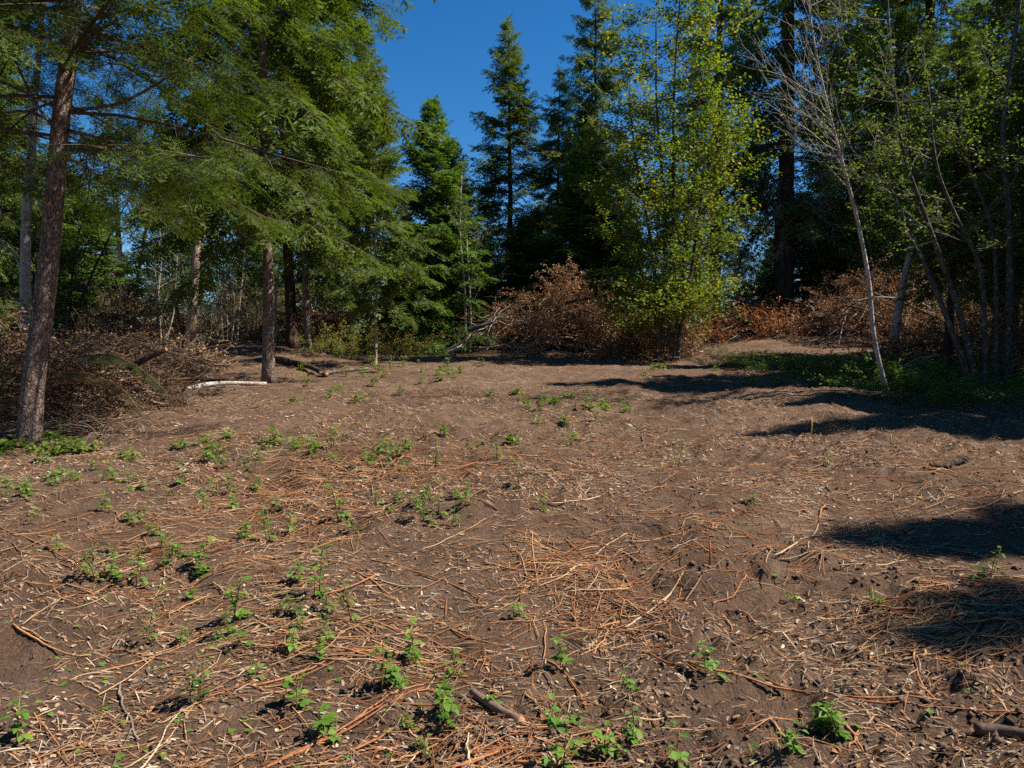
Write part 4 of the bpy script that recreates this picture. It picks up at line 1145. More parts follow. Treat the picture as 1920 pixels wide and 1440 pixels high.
# ------------------------------------------------------------------ sticks and canes on the soil
def zone(p):
    d = np.asarray(p) - CAM
    zc = d @ Fv
    u = 960 + FPX * (d @ Rv) / zc; v = 720 - FPX * (d @ Uv) / zc
    if v < 770:
        return 'beside the pale barked log' if u < 500 else 'around the short thick log' if u < 690 else 'in front of the slender pole trunk' if u < 780 else 'before the foot of the long propped pole' if u < 930 else 'before the middle brush heap' if u < 1200 else 'before the maple stems' if u < 1330 else 'before the bramble patches'
    if u > 1450 and v < 960: return 'beside the rotten brown log near the shade'
    if u > 1640 and v < 1260: return 'in the shaded mat of parallel canes'
    if 430 < u < 790 and v < 1000: return 'in the dense tangle of orange canes'
    if u < 430 and v < 1000: return 'on the soil in front of the leaning brown trunk'
    if 940 < u < 1215 and 985 < v < 1130: return 'at the knot of crossed canes'
    if 790 <= u < 1100 and v < 985: return 'between the cane tangle and the thick orange stalk'
    if u < 440 and v > 1130: return 'on the smooth soil with the bent dark stick'
    if 440 <= u < 810 and v > 1130: return 'around the long paired orange canes'
    if 810 <= u < 1160 and v > 1180: return 'around the short stick with the sawn end'
    if u >= 1160 and v > 1170: return 'on the crumbly soil along the longest cane'
    if u < 820: return 'among strewn stalks below the cane tangle'
    return 'on the open dark soil around the thick orange stalk'
n_st = [0]
KIND = {
 'cane': ('bramble_cane', 'orange brown dead bramble cane lying flat on the soil', 'cane', 'dead bramble canes strewn over the soil', M_CANE),
 'straw': ('straw_stick', 'pale straw coloured dry stalk lying on the soil', 'stalk', 'pale dry stalks strewn over the soil', M_STRAW),
 'dark': ('dead_stick', 'dark brown dead stick lying on the soil', 'stick', 'dark dead sticks strewn over the soil', M_STICK)}
def stick(pts2, r0, kind, label=None, lift=0.0, seed=0, world_pts=None):
    r = np.random.default_rng(seed + 1000)
    q = np.array([PG(u, v) for u, v in pts2]) if world_pts is None else world_pts
    n = 5 + 2 * len(q)
    sp = smooth_path(q, n)
    sp[:, :2] += np.cumsum(r.normal(0, 0.0045, (n, 2)), axis=0)
    g = G(sp[:, 0], sp[:, 1])
    # a stiff stick bridges the hollows: follow a smoothed upper line
    gs = np.convolve(np.pad(g, 2, mode='edge'), np.ones(5) / 5, 'valid')
    sp[:, 2] = np.maximum(gs, g * 0.6 + gs * 0.4) + r0 * 0.6 + 0.004 + lift * np.sin(np.linspace(0, math.pi, n))
    b = sp.mean(0)
    nm, lb, ct, gr, mt = KIND[kind]
    rr = r0 * np.linspace(1, 0.6, n) * (1 + r.normal(0, 0.08, n))
    V, F = tubes((sp - b)[None], rr[None], 6)
    if r.uniform() < 0.35 and n > 6:            # a broken side twig
        i0 = int(r.integers(2, n - 2)); tg = norm(sp[i0 + 1] - sp[i0]); sd = np.array([-tg[1], tg[0], 0.25]) * r.choice([-1, 1]); sd[2] = 0.25
        ll = r.uniform(0.04, 0.14) * np.linalg.norm(sp[-1] - sp[0])
        q3 = np.array([sp[i0], sp[i0] + (tg * 0.7 + sd * 0.6) * ll * 0.5, sp[i0] + (tg * 0.9 + sd * 0.5) * ll]) - b
        V2, F2 = tubes(q3[None], np.array([[r0 * 0.7, r0 * 0.55, r0 * 0.35]]), 5)
        F = [f for f in F] + [f + len(V) for f in F2]; V = np.concatenate([V, V2])
    o = obj(nm, mesh_np(nm, V, F, mt, smooth=True), None, b)
    ln = np.linalg.norm(np.diff(sp, axis=0), axis=1).sum(); st_ = np.linalg.norm(sp[-1] - sp[0]) / ln
    look = ('curved ' if st_ < 0.96 else 'straight ' if st_ > 0.99 else '') + ('long ' if ln > 0.45 else 'short ' if ln < 0.2 else '')
    lb = look + {'cane': 'orange brown dead cane ', 'straw': 'pale straw coloured stalk ', 'dark': 'dark dead stick '}[kind] + zone(b)
    tag(o, label or lb, ct, None if label else gr)
    n_st[0] += 1
NAMED = [
 ([(418, 1440), (560, 1365), (690, 1310), (790, 1268)], .0065, 'cane', None), ([(425, 1436), (600, 1352), (720, 1297), (800, 1275)], .0055, 'cane', None),
 ([(660, 1312), (730, 1280), (795, 1258)], .006, 'cane', None), ([(480, 1440), (600, 1400), (700, 1345), (715, 1333)], .0045, 'cane', None),
 ([(730, 1300), (830, 1300), (960, 1323), (1035, 1340)], .005, 'cane', None), ([(985, 1275), (1020, 1297), (1052, 1318)], .006, 'cane', None),
 ([(1020, 1210), (1060, 1240), (1085, 1265), (1092, 1292)], .006, 'cane', None), ([(1020, 1135), (1029, 1165), (1020, 1208)], .0055, 'cane', 'short curved cane standing out in a bow on bare soil'),
 ([(1205, 1200), (1250, 1218), (1310, 1243)], .007, 'cane', None), ([(1290, 1235), (1380, 1268), (1470, 1290), (1560, 1312), (1690, 1330), (1775, 1342)], .007, 'cane', 'longest orange cane running across the crumbly soil'),
 ([(1440, 1268), (1530, 1300), (1660, 1328), (1790, 1352), (1905, 1366)], .006, 'cane', None), ([(1703, 1195), (1718, 1240), (1742, 1295), (1772, 1338)], .007, 'cane', 'knobbly cane meeting the end of the longest cane'),
 ([(1725, 1255), (1745, 1230), (1788, 1210)], .008, 'straw', 'thick peeled stick lying beside the knobbly cane'), ([(1720, 1252), (1790, 1230), (1845, 1212)], .0045, 'cane', None),
 ([(1555, 1318), (1640, 1348), (1685, 1365)], .006, 'dark', None), ([(810, 1126), (870, 1150), (910, 1168), (960, 1178)], .006, 'cane', None),
 ([(812, 1162), (870, 1195), (938, 1232)], .006, 'cane', None), ([(480, 1266), (580, 1235), (690, 1200)], .0055, 'cane', None),
 ([(645, 1156), (700, 1168), (860, 1172)], .005, 'straw', None), ([(25, 1160), (80, 1180), (150, 1204)], .007, 'cane', 'peeled stick with a white tip on smooth soil'),
 ([(222, 1252), (228, 1285), (250, 1320), (270, 1346)], .007, 'dark', 'bent dark stick lying on the smooth soil'), ([(215, 1432), (290, 1385), (330, 1335), (357, 1297)], .005, 'straw', None),
 ([(230, 1403), (300, 1362), (335, 1330)], .0035, 'straw', None), ([(160, 1440), (195, 1390), (235, 1327)], .006, 'dark', None), ([(172, 1440), (205, 1395), (237, 1330)], .005, 'dark', None),
 ([(70, 1436), (130, 1385), (225, 1330)], .005, 'dark', None), ([(0, 1000), (70, 1022), (130, 1050), (162, 1073)], .007, 'cane', None), ([(40, 1155), (95, 1120), (145, 1093)], .0045, 'straw', None),
 ([(100, 1080), (102, 1102), (145, 1125)], .006, 'cane', None), ([(90, 1136), (160, 1131), (225, 1092)], .0045, 'straw', None), ([(40, 1160), (95, 1175), (150, 1166)], .004, 'straw', None),
 ([(175, 1243), (260, 1215), (360, 1180), (395, 1162)], .005, 'cane', None), ([(205, 1183), (260, 1205), (320, 1218)], .0055, 'cane', None), ([(130, 1260), (175, 1243), (205, 1240)], .004, 'straw', None),
 ([(300, 1323), (330, 1310), (357, 1297)], .0045, 'straw', None), ([(390, 1285), (430, 1275), (482, 1264)], .005, 'cane', None),
 ([(695, 1047), (740, 1060), (800, 1075), (900, 1103)], .006, 'cane', None), ([(652, 1062), (700, 1085), (752, 1113)], .006, 'cane', None), ([(690, 1080), (740, 1088), (790, 1094)], .005, 'straw', None),
 ([(787, 1037), (840, 1018), (880, 1000), (915, 980)], .005, 'straw', None), ([(1027, 961), (1080, 956), (1115, 946), (1150, 939)], .008, 'straw', 'thick orange stalk lying alone on open dark soil'),
 ([(960, 1016), (1010, 1030), (1060, 1048), (1105, 1066)], .006, 'cane', None), ([(1110, 1037), (1160, 1012), (1185, 1007), (1230, 1012)], .0045, 'straw', None),
 ([(1180, 1018), (1240, 1014), (1290, 1006)], .0055, 'straw', None), ([(1222, 1113), (1250, 1092), (1282, 1075)], .006, 'straw', None), ([(1000, 1010), (998, 1045), (1002, 1085)], .006, 'cane', None),
 ([(960, 1030), (1050, 1032), (1120, 1038)], .005, 'cane', None), ([(1060, 1015), (1090, 1035), (1120, 1046)], .006, 'cane', None), ([(1105, 1060), (1120, 1090), (1132, 1125)], .006, 'dark', None),
 ([(1150, 1045), (1175, 1070), (1195, 1100)], .006, 'cane', None), ([(1155, 1045), (1168, 1060), (1152, 1095)], .005, 'cane', None), ([(1030, 1085), (1045, 1068), (1060, 1058)], .006, 'straw', None),
 ([(1005, 1070), (1030, 1090), (1055, 1118)], .006, 'cane', None), ([(1155, 990), (1200, 991), (1250, 1001)], .005, 'dark', None), ([(1447, 1050), (1490, 1030), (1520, 1008), (1533, 980)], .008, 'straw', 'forked split stick curving up from the soil'),
 ([(1460, 1052), (1560, 1046), (1625, 1040), (1680, 1060)], .0055, 'straw', None), ([(1567, 1068), (1640, 1070), (1705, 1062)], .006, 'straw', None), ([(1665, 1007), (1695, 1035), (1722, 1072)], .006, 'dark', None),
 ([(1400, 1062), (1395, 1085), (1378, 1112), (1340, 1120)], .0065, 'cane', None), ([(1397, 1060), (1410, 1082), (1435, 1100)], .006, 'dark', None), ([(1330, 1128), (1360, 1142), (1382, 1160)], .006, 'cane', None),
 ([(1360, 1125), (1395, 1142), (1418, 1155)], .006, 'cane', None), ([(1110, 1212), (1150, 1215), (1165, 1220)], .006, 'straw', None), ([(1112, 1205), (1135, 1170), (1152, 1140), (1153, 1125)], .005, 'cane', None),
 ([(1172, 1155), (1225, 1125), (1270, 1082)], .006, 'straw', None), ([(1555, 782), (1580, 794), (1607, 808)], .008, 'straw', None), ([(1740, 913), (1800, 912), (1880, 922)], .008, 'cane', None),
 ([(1790, 980), (1850, 972), (1915, 950)], .007, 'straw', None), ([(1745, 985), (1820, 995), (1875, 1004)], .008, 'dark', None), ([(1620, 905), (1680, 910), (1740, 911)], .007, 'straw', None),
 ([(1205, 812), (1207, 832)], .014, 'dark', 'stubby upright broken stick on mid clearing soil'), ([(1200, 797), (1230, 804), (1258, 812)], .008, 'straw', None), ([(1690, 1160), (1780, 1172), (1880, 1190)], .006, 'cane', None),
 ([(1660, 1178), (1720, 1186), (1790, 1190)], .0055, 'cane', None), ([(1655, 1160), (1760, 1165), (1915, 1190)], .006, 'cane', None), ([(1720, 1180), (1760, 1190), (1785, 1205)], .005, 'straw', None),
 ([(1800, 1225), (1860, 1240), (1925, 1278)], .006, 'cane', None), ([(1720, 1085), (1800, 1098), (1920, 1120)], .006, 'cane', None), ([(1700, 1105), (1780, 1112), (1850, 1125)], .005, 'dark', None),
 ([(1580, 1390), (1605, 1418), (1640, 1440)], .006, 'cane', None), ([(1590, 1425), (1625, 1390), (1655, 1385)], .005, 'cane', None), ([(960, 1415), (1030, 1425), (1120, 1436)], .006, 'cane', None),
 ([(815, 1415), (900, 1422), (980, 1412)], .006, 'cane', None), ([(1100, 1365), (1160, 1385), (1200, 1400)], .006, 'cane', None), ([(1175, 1336), (1240, 1332), (1305, 1331)], .005, 'straw', None),
 ([(1440, 1370), (1475, 1405), (1510, 1438)], .006, 'cane', None)]
for i, (p_, r_, k_, l_) in enumerate(NAMED):
    stick(p_, r_ * 0.8, k_, l_, seed=i)
# the rest of the canes: tangles and strays
r = np.random.default_rng(99)
blobs = [(560, 925, 120, 55, .15, 46), (690, 880, 110, 40, .1, 26), (1070, 1060, 90, 40, .2, 18), (1790, 1190, 110, 45, .15, 26), (1780, 930, 110, 60, .1, 16), (430, 1060, 160, 60, .3, 14),
         (640, 1190, 160, 60, .4, 18), (900, 880, 140, 30, .15, 16), (1080, 830, 160, 30, .1, 12), (1150, 1130, 70, 40, .8, 12), (960, 1390, 260, 40, .5, 14), (1500, 900, 150, 70, .3, 14), (1330, 1000, 200, 60, .5, 10), (250, 1030, 150, 60, .4, 12)]
i = 0
for (u, v, su, sv, sa, cnt) in blobs:
    for _ in range(cnt):
        uu = u + r.normal(0, su * 0.6); vv = v + r.normal(0, sv * 0.6)
        if vv > 1436 or vv < 780: continue
        p = PG(uu, vv)
        a = r.normal(0.05, sa + 0.25) + (math.pi if r.uniform() < 0.5 else 0)
        L = r.uniform(0.10, 0.30) * (1 + 0.10 * p[1])
        d = np.array([math.cos(a), math.sin(a), 0]); s = np.array([-d[1], d[0], 0])
        bend = r.normal(0, 0.07) * L
        w = np.array([p - d * L / 2, p + s * bend, p + d * L / 2])
        kd = r.choice(['cane', 'straw', 'dark'], p=[.58, .27, .15])
        stick(None, r.uniform(.0025, .005) * (1 + 0.05 * p[1]), kd, None, lift=r.uniform(0, 0.012), seed=500 + i, world_pts=w); i += 1

# ------------------------------------------------------------------ litter of chips, slivers and needles
def soil_points(r, n, y0=1.5, y1=18.0, ex=1.25):
    q = r.uniform(0, 1, n)
    e = 1 - ex
    y = (y0 ** e + q * (y1 ** e - y0 ** e)) ** (1 / e)
    x = r.uniform(-1, 1, n) * (0.86 * y + 0.9)
    return x, y
def litter():
    r = np.random.default_rng(5)
    x, y = np.concatenate([np.stack(soil_points(r, 85000)), np.stack(soil_points(r, 130000, 5.0, 24.0, 0.7))], 1)
    dens = 0.5 + 1.5 * vnoise(x * 1.3, y * 1.3, 21) + 0.9 * vnoise(x * 3.7, y * 3.7, 22)
    k = r.uniform(0, 1, len(x)) < np.clip(dens, 0.06, 1)
    x, y = x[k], y[k]; n = len(x)
    z = G(x, y)
    dx = (G(x + 0.02, y) - z) / 0.02; dy = (G(x, y + 0.02) - z) / 0.02
    a = np.where(r.uniform(0, 1, n) < 0.45, r.normal(0.1, 0.5, n), r.uniform(0, math.pi * 2, n))
    d = np.stack([np.cos(a), np.sin(a), np.cos(a) * dx + np.sin(a) * dy + r.normal(0, 0.12, n)], 1)
    Nn = norm(np.stack([-dx, -dy, np.ones(n)], 1) + r.normal(0, 0.25, (n, 3)))
    grow = 1 + 0.10 * y
    chip = r.uniform(0, 1, n) < 0.42
    grow = np.minimum(grow, 1.9)
    L = np.where(chip, r.uniform(0.008, 0.024, n), r.uniform(0.02, 0.085, n)) * grow
    W = np.where(chip, r.uniform(0.004, 0.010, n), r.uniform(0.0012, 0.0034, n)) * grow
    M = frames(d, Nn)
    M = M * np.stack([L, W, L], 1)[:, None, :]
    tV = np.array([[-0.5, -0.5, 0], [-0.5, 0.5, 0], [0.0, -0.65, 0.07], [0.05, 0.55, 0.05], [0.5, -0.3, 0.0], [0.48, 0.35, 0.01]])
    tF = np.array([[0, 2, 3, 1], [2, 4, 5, 3]])
    nearm = y < 3.0
    V, F = scatter(tV, tF, M[nearm], np.stack([x, y, z + 0.004], 1)[nearm])
    V2, F2 = scatter(np.array([[-0.5, -0.5, 0], [0.5, -0.4, 0.02], [0.5, 0.45, 0.0], [-0.5, 0.5, 0.02]]), np.array([[0, 1, 2, 3]]), M[~nearm], np.stack([x, y, z + 0.006], 1)[~nearm])
    pal = np.array([[0.36, 0.25, 0.155], [0.31, 0.15, 0.065], [0.50, 0.40, 0.28], [0.29, 0.20, 0.14], [0.15, 0.10, 0.075], [0.40, 0.21, 0.10], [0.26, 0.23, 0.20]])
    pr = np.array([0.28, 0.17, 0.12, 0.20, 0.10, 0.07, 0.06])
    c = pal[r.choice(len(pal), n, p=pr)] * r.uniform(0.7, 1.2, n)[:, None]
    ac = Acc(); ac.add(V, F, np.repeat(c[nearm], 6, axis=0)); ac.add(V2, F2, np.repeat(c[~nearm], 4, axis=0))
    o = obj('wood_litter', ac.mesh('wood_litter', M_LITTER))
    tag(o, 'tan and orange wood chips, slivers and stalk shreds strewn over the soil', 'litter', None, 'stuff')
litter()

def cane_litter():
    r = np.random.default_rng(15)
    U = []; 
    for (u, v, su, sv, sa, cnt) in blobs:
        uu = u + r.normal(0, su, cnt * 17); vv = v + r.normal(0, sv * 0.9, cnt * 17)
        ok = (vv < 1438) & (vv > 700)
        for p_, q_ in zip(uu[ok], vv[ok]):
            d = ray(p_, q_); t = 1.5 / (-d[2] / d[1] + 0.045)
            U.append((d[0] / d[1] * t, t, sa))
    xs, ys = soil_points(r, 5000, 1.5, 16, 1.1)
    k = vnoise(xs * 0.9 + 2, ys * 0.9, 61) + 0.5 * vnoise(xs * 2.4, ys * 2.4, 62) > 0.10 + 0.10 * (xs > 0.5)
    A = np.concatenate([np.array(U), np.stack([xs[k], ys[k], np.full(k.sum(), 0.9)], 1)])
    n = len(A)
    a = r.normal(0.08, 0.25, n) + r.normal(0, 1, n) * A[:, 2] + np.where(r.uniform(0, 1, n) < .15, 1.3, 0)
    g = np.minimum(1 + 0.09 * A[:, 1], 2.0)
    L = r.uniform(0.06, 0.24, n) * g
    d = np.stack([np.cos(a), np.sin(a)], 1); s = np.stack([-d[:, 1], d[:, 0]], 1)
    bend = r.normal(0, 0.08, n) * L
    pts = []
    for f, bf in ((-0.5, 0), (0.0, 1), (0.5, 0)):
        q = A[:, :2] + d * (L * f)[:, None] + s * (bend * bf)[:, None]
        pts.append(np.stack([q[:, 0], q[:, 1], G(q[:, 0], q[:, 1]) + 0.004 + r.uniform(0, 0.012, n)], 1))
    R0 = r.uniform(0.0011, 0.0026, n) * g
    V, F = tubes(np.stack(pts, 1), R0[:, None] * np.array([[1, 0.9, 0.6]]), 3, False)
    pal = np.array([[0.31, 0.135, 0.058], [0.38, 0.19, 0.09], [0.23, 0.10, 0.05], [0.44, 0.28, 0.15], [0.33, 0.22, 0.13], [0.17, 0.10, 0.065]])
    cc = pal[r.choice(6, n, p=[.22, .20, .2, .15, .11, .12])] * r.uniform(0.75, 1.2, n)[:, None]
    ac = Acc(); ac.add(V, F, np.repeat(cc, 9, axis=0))
    o = obj('cane_litter', ac.mesh('cane_litter', M_LITTER))
    tag(o, 'mat of short orange brown cane pieces and dry stalks on the soil', 'litter', None, 'stuff')
cane_litter()

def clods():
    r = np.random.default_rng(6)
    x, y = soil_points(r, 34000, 1.5, 6.0, 1.6)
    dens = -0.02 + 2.2 * vnoise(x * 0.9 + 4, y * 0.9 + 9, 23) + 0.55 * (x > 0.3)
    k = r.uniform(0, 1, len(x)) < np.clip(dens, 0.05, 1)
    x, y = x[k], y[k]; n = len(x)
    s = r.gamma(1.3, 0.0036, n) + 0.003
    s = np.minimum(s, 0.019)
    iv = np.array([[1, 0, 0], [0, 1, 0], [-1, 0, 0], [0, -1, 0], [0, 0, 1], [0, 0, -1]], float)
    iF = np.array([[0, 1, 4], [1, 2, 4], [2, 3, 4], [3, 0, 4], [1, 0, 5], [2, 1, 5], [3, 2, 5], [0, 3, 5]])
    V = iv[None] * (1 + r.normal(0, 0.30, (n, 6, 1)) + r.normal(0, 0.25, (n, 6, 3))) * s[:, None, None] * np.stack([r.uniform(0.8, 1.3, n), r.uniform(0.8, 1.3, n), r.uniform(0.55, 0.9, n)], 1)[:, None]
    V = V + np.stack([x, y, G(x, y) + s * 0.12], 1)[:, None]
    F = (iF[None] + (np.arange(n) * 6)[:, None, None]).reshape(-1, 3)
    c = np.array([0.15, 0.098, 0.069])[None] * r.uniform(0.8, 1.2, n)[:, None]
    o = obj('soil_clods', mesh_np('soil_clods', V.reshape(-1, 3), F, M_CLOD, col=np.repeat(c, 6, axis=0)))
    tag(o, 'crumbly brown soil clods and crumbs lying on the cleared ground', 'soil', None, 'stuff')
clods()

# ------------------------------------------------------------------ bramble shoots on the soil
def leaflet(w=0.34, fold=0.12, sag=0.10, k=6):
    s = np.linspace(0, 1, k)
    prof = np.sin(np.pi * s ** 0.8) ** 0.85 * w
    prof[0] = 0.0; prof[-1] = 0.0
    V = []; F = []
    for i in range(k):
        z = -sag * s[i] ** 2
        jag = 1.0 + 0.10 * (i % 2)
        V += [(s[i], prof[i] * jag, z + fold * prof[i] * 2), (s[i], 0, z), (s[i], -prof[i] * jag, z + fold * prof[i] * 2)]
    for i in range(k - 1):
        b = 3 * i
        F += [(b, b + 1, b + 4, b + 3), (b + 1, b + 2, b + 5, b + 4)]
    return np.array(V), np.array(F)
def compound_leaf(seed, mat, n=3):
    r = np.random.default_rng(seed)
    lv, lf = leaflet(r.uniform(0.30, 0.40), r.uniform(0.05, 0.25), r.uniform(0.0, 0.25))
    V = []; F = []; off = 0
    angs = {1: [0], 3: [0, 1.25, -1.25], 5: [0, .8, -.8, 1.7, -1.7]}[n]
    for i, a in enumerate(angs):
        s = 1.0 if i == 0 else r.uniform(0.7, 0.9)
        q = lv * s; ca, sa = math.cos(a), math.sin(a)
        tl = r.normal(-0.1, 0.2)
        q = np.stack([q[:, 0] * ca - q[:, 1] * sa, q[:, 0] * sa + q[:, 1] * ca, q[:, 2] + q[:, 0] * tl], 1)
        q = q + (np.array([0.55, 0, 0.0]) if i == 0 else np.array([0.40 + 0.05 * i, 0, 0.0]))
        V.append(q); F.append(lf + off); off += len(q)
    # leaf stalk
    st, sf = tubes(np.array([[[0, 0, -0.05], [0.3, 0, 0.02], [0.56, 0, 0.0]]]), np.array([[0.018, 0.015, 0.012]]), 3, False)
    V.append(st); F.append(sf[0] + off)
    return mesh_np('leaf', np.concatenate(V), np.concatenate(F), mat, smooth=True)
LV = {m: [compound_leaf(i, M_BRLEAF if m == 'b' else M_DULL, 3 if i < 4 else 1) for i in range(6)] for m in ('b', 'd')}

def shoot(u, v, hpx, kind='b', seed=0, wide=1.0, label=None, leaves=None, big=1.0):
    r = np.random.default_rng(seed + 77)
    p = PG(u, v)
    h = max(hpx / FPX * p[1], 0.03)
    near = p[1] < 6.6
    t = thing('bramble_shoot', label or (('tall ' if h > 0.14 else 'low ' if h < 0.07 else '') + ('dull' if kind == 'd' else 'bright') + ' green leafy bramble shoot ' + zone(p)), 'plant', p, 0, None if label else 'bramble shoots sprouting from the soil')
    ns = 1 if h < 0.05 else int(r.integers(1, 4))
    acc = Acc(); spots = []
    for i in range(ns):
        a = r.uniform(0, 6.28); ln = h * (1.0 if i == 0 else r.uniform(0.45, 0.85))
        tilt = r.uniform(0.05, 0.35)
        q = np.array([[0, 0, -0.01], [math.cos(a) * tilt * ln * 0.4, math.sin(a) * tilt * ln * 0.4, ln * 0.5], [math.cos(a) * tilt * ln, math.sin(a) * tilt * ln, ln * 0.97]])
        q[:, :2] += r.normal(0, 0.012, 2)[None]
        sp = smooth_path(q, 7)
        V, F = tubes(sp[None, ::2], (0.0022 + 0.012 * ln) * 0.75 * np.linspace(1, 0.5, 4)[None], 4)
        acc.add(V, F)
        nl = (leaves or int(np.clip(3 + h * 45, 3, 9))) if i == 0 else 3
        for j in range(nl):
            s = 0.2 + 0.8 * (j + r.uniform(0, 0.6)) / nl
            s = min(s, 1.0)
            pt = np.array([np.interp(s, np.linspace(0, 1, 7), sp[:, c]) for c in range(3)])
            spots.append((pt, j * 2.4 + r.uniform(-0.5, 0.5), s))
    obj('stem', acc.mesh('stem', M_STEMG, True), t)
    ls = np.clip(h * 0.42, 0.017, 0.040) * wide * big * r.uniform(0.8, 1.2)
    if near:
        for pt, az, s in spots:
            me = LV[kind][int(r.integers(0, 6))]
            o = obj('leaf', me, t, pt, (r.normal(0, 0.25), r.uniform(-0.45, 0.25) - 0.15 * (s > .9), az))
            k = ls * r.uniform(0.6, 1.2) * (1.05 - 0.3 * s); o.scale = (k, k, k)
    else:
        n = len(spots) * 3
        pts = np.repeat(np.array([q[0] for q in spots]), 3, 0) + r.normal(0, ls * 0.9, (n, 3)) * np.array([1, 1, .4])
        a = r.uniform(0, 6.28, n)
        M = frames(np.stack([np.cos(a), np.sin(a), r.normal(-0.1, 0.3, n)], 1), norm(np.array([0, 0, 1.0]) + r.normal(0, .4, (n, 3)))) * (ls * 1.5 * r.uniform(.7, 1.3, n))[:, None, None]
        V, F = scatter(LEAF_V, LEAF_F, M, pts)
        c = np.array([[0.12, 0.19, 0.03], [0.17, 0.24, 0.04], [0.09, 0.15, 0.03]])[r.integers(0, 3, n)]
        obj('leaves', mesh_np('leaves', V, F, M_LEAF, col=np.repeat(c, 4, axis=0)), t)
    return t
SH = [(25, 945, 42), (50, 930, 34), (190, 908, 36), (215, 895, 22), (185, 972, 32), (180, 1078, 66), (205, 1072, 50), (252, 1075, 72), (310, 1022, 45), (372, 1055, 58), (390, 868, 30), (412, 862, 24),
      (380, 948, 46), (430, 922, 30), (440, 1152, 88), (285, 1180, 82), (515, 838, 30), (585, 872, 52), (625, 848, 32), (690, 885, 42), (730, 852, 24), (815, 902, 56), (635, 982, 84),
      (500, 1015, 64), (545, 998, 42), (670, 998, 24), (826, 975, 64), (790, 988, 56), (850, 992, 36), (586, 1118, 92), (652, 1148, 78), (935, 882, 40), (835, 832, 20), (975, 942, 60), (1020, 972, 36),
      (1270, 882, 52), (1075, 842, 36), (1115, 792, 24), (1410, 962, 20), (1100, 772, 26), (1640, 1012, 22), (1490, 1112, 18), (1858, 1110, 52), (1840, 1135, 30), (30, 1375, 95), (370, 1292, 112),
      (335, 1185, 34), (412, 1182, 22), (610, 1338, 68), (540, 1300, 72), (720, 1262, 92), (776, 1208, 84), (850, 1242, 46), (840, 1335, 62), (925, 1312, 36), (795, 1362, 32), (1060, 1232, 72),
      (1183, 1272, 60), (1335, 1262, 66), (1045, 1442, 112), (1086, 1362, 52), (1190, 1386, 40), (1160, 1412, 32), (965, 1128, 26), (1260, 1352, 26), (1396, 1432, 38), (1476, 1438, 70), (1532, 1392, 55),
      (1572, 1412, 48), (1642, 1162, 26), (1550, 898, 16), (110, 1030, 30), (60, 985, 28), (455, 1000, 36), (340, 905, 24), (555, 1090, 30), (705, 955, 24), (760, 905, 20), (890, 850, 18), (1010, 800, 16),
      (480, 870, 26), (330, 1035, 26), (240, 980, 22), (120, 905, 26), (440, 945, 26), (520, 960, 26), (470, 1260, 28), (1010, 775, 18), (1180, 770, 20), (1060, 800, 18), (960, 830, 18)]
for i, (u, v, h) in enumerate(SH):
    shoot(u, v, h * (1.2 if v < 1150 else 1.05), 'b' if i % 5 else 'd', i)
shoot(1272, 1446, 92, 'b', 301, 1.0, 'upright bramble shoot with three broad glossy leaflets', 3, 1.15)
# farther sprouts toward the back of the clearing
r = np.random.default_rng(17)
k = 0
for (u, v, su, sv, cnt, h) in [(720, 700, 90, 18, 16, 26), (860, 700, 60, 20, 8, 18), (640, 735, 70, 15, 6, 22), (1010, 745, 90, 14, 8, 16), (1120, 775, 50, 12, 5, 18), (330, 845, 90, 20, 5, 18), (60, 845, 60, 15, 12, 26), (90, 805, 20, 8, 4, 26), (1480, 715, 90, 12, 8, 22), (1250, 700, 80, 15, 4, 16)]:
    for _ in range(cnt):
        shoot(float(np.clip(u + r.normal(0, su * .7), 2, 1915)), float(v + r.normal(0, sv * .7)), h * r.uniform(.7, 1.2), 'b', 400 + k, 1.15); k += 1

for (u, v, su, sv, cnt) in [(150, 900, 130, 40, 14), (420, 900, 120, 40, 14), (560, 850, 90, 20, 10), (700, 870, 80, 25, 10), (800, 960, 80, 40, 8), (330, 1040, 160, 50, 12), (520, 1180, 150, 60, 10), (760, 1290, 120, 60, 10), (30, 930, 40, 20, 6), (1100, 1380, 160, 40, 3), (1520, 1400, 80, 25, 2)]:
    for _ in range(cnt):
        uu = float(np.clip(u + r.normal(0, su * .6), 3, 1915)); vv = float(np.clip(v + r.normal(0, sv * .6), 800, 1436))
        shoot(uu, vv, (vv - 600) / 600 * r.uniform(22, 60), 'b' if r.uniform() < .7 else 'd', 700 + k, 0.9); k += 1

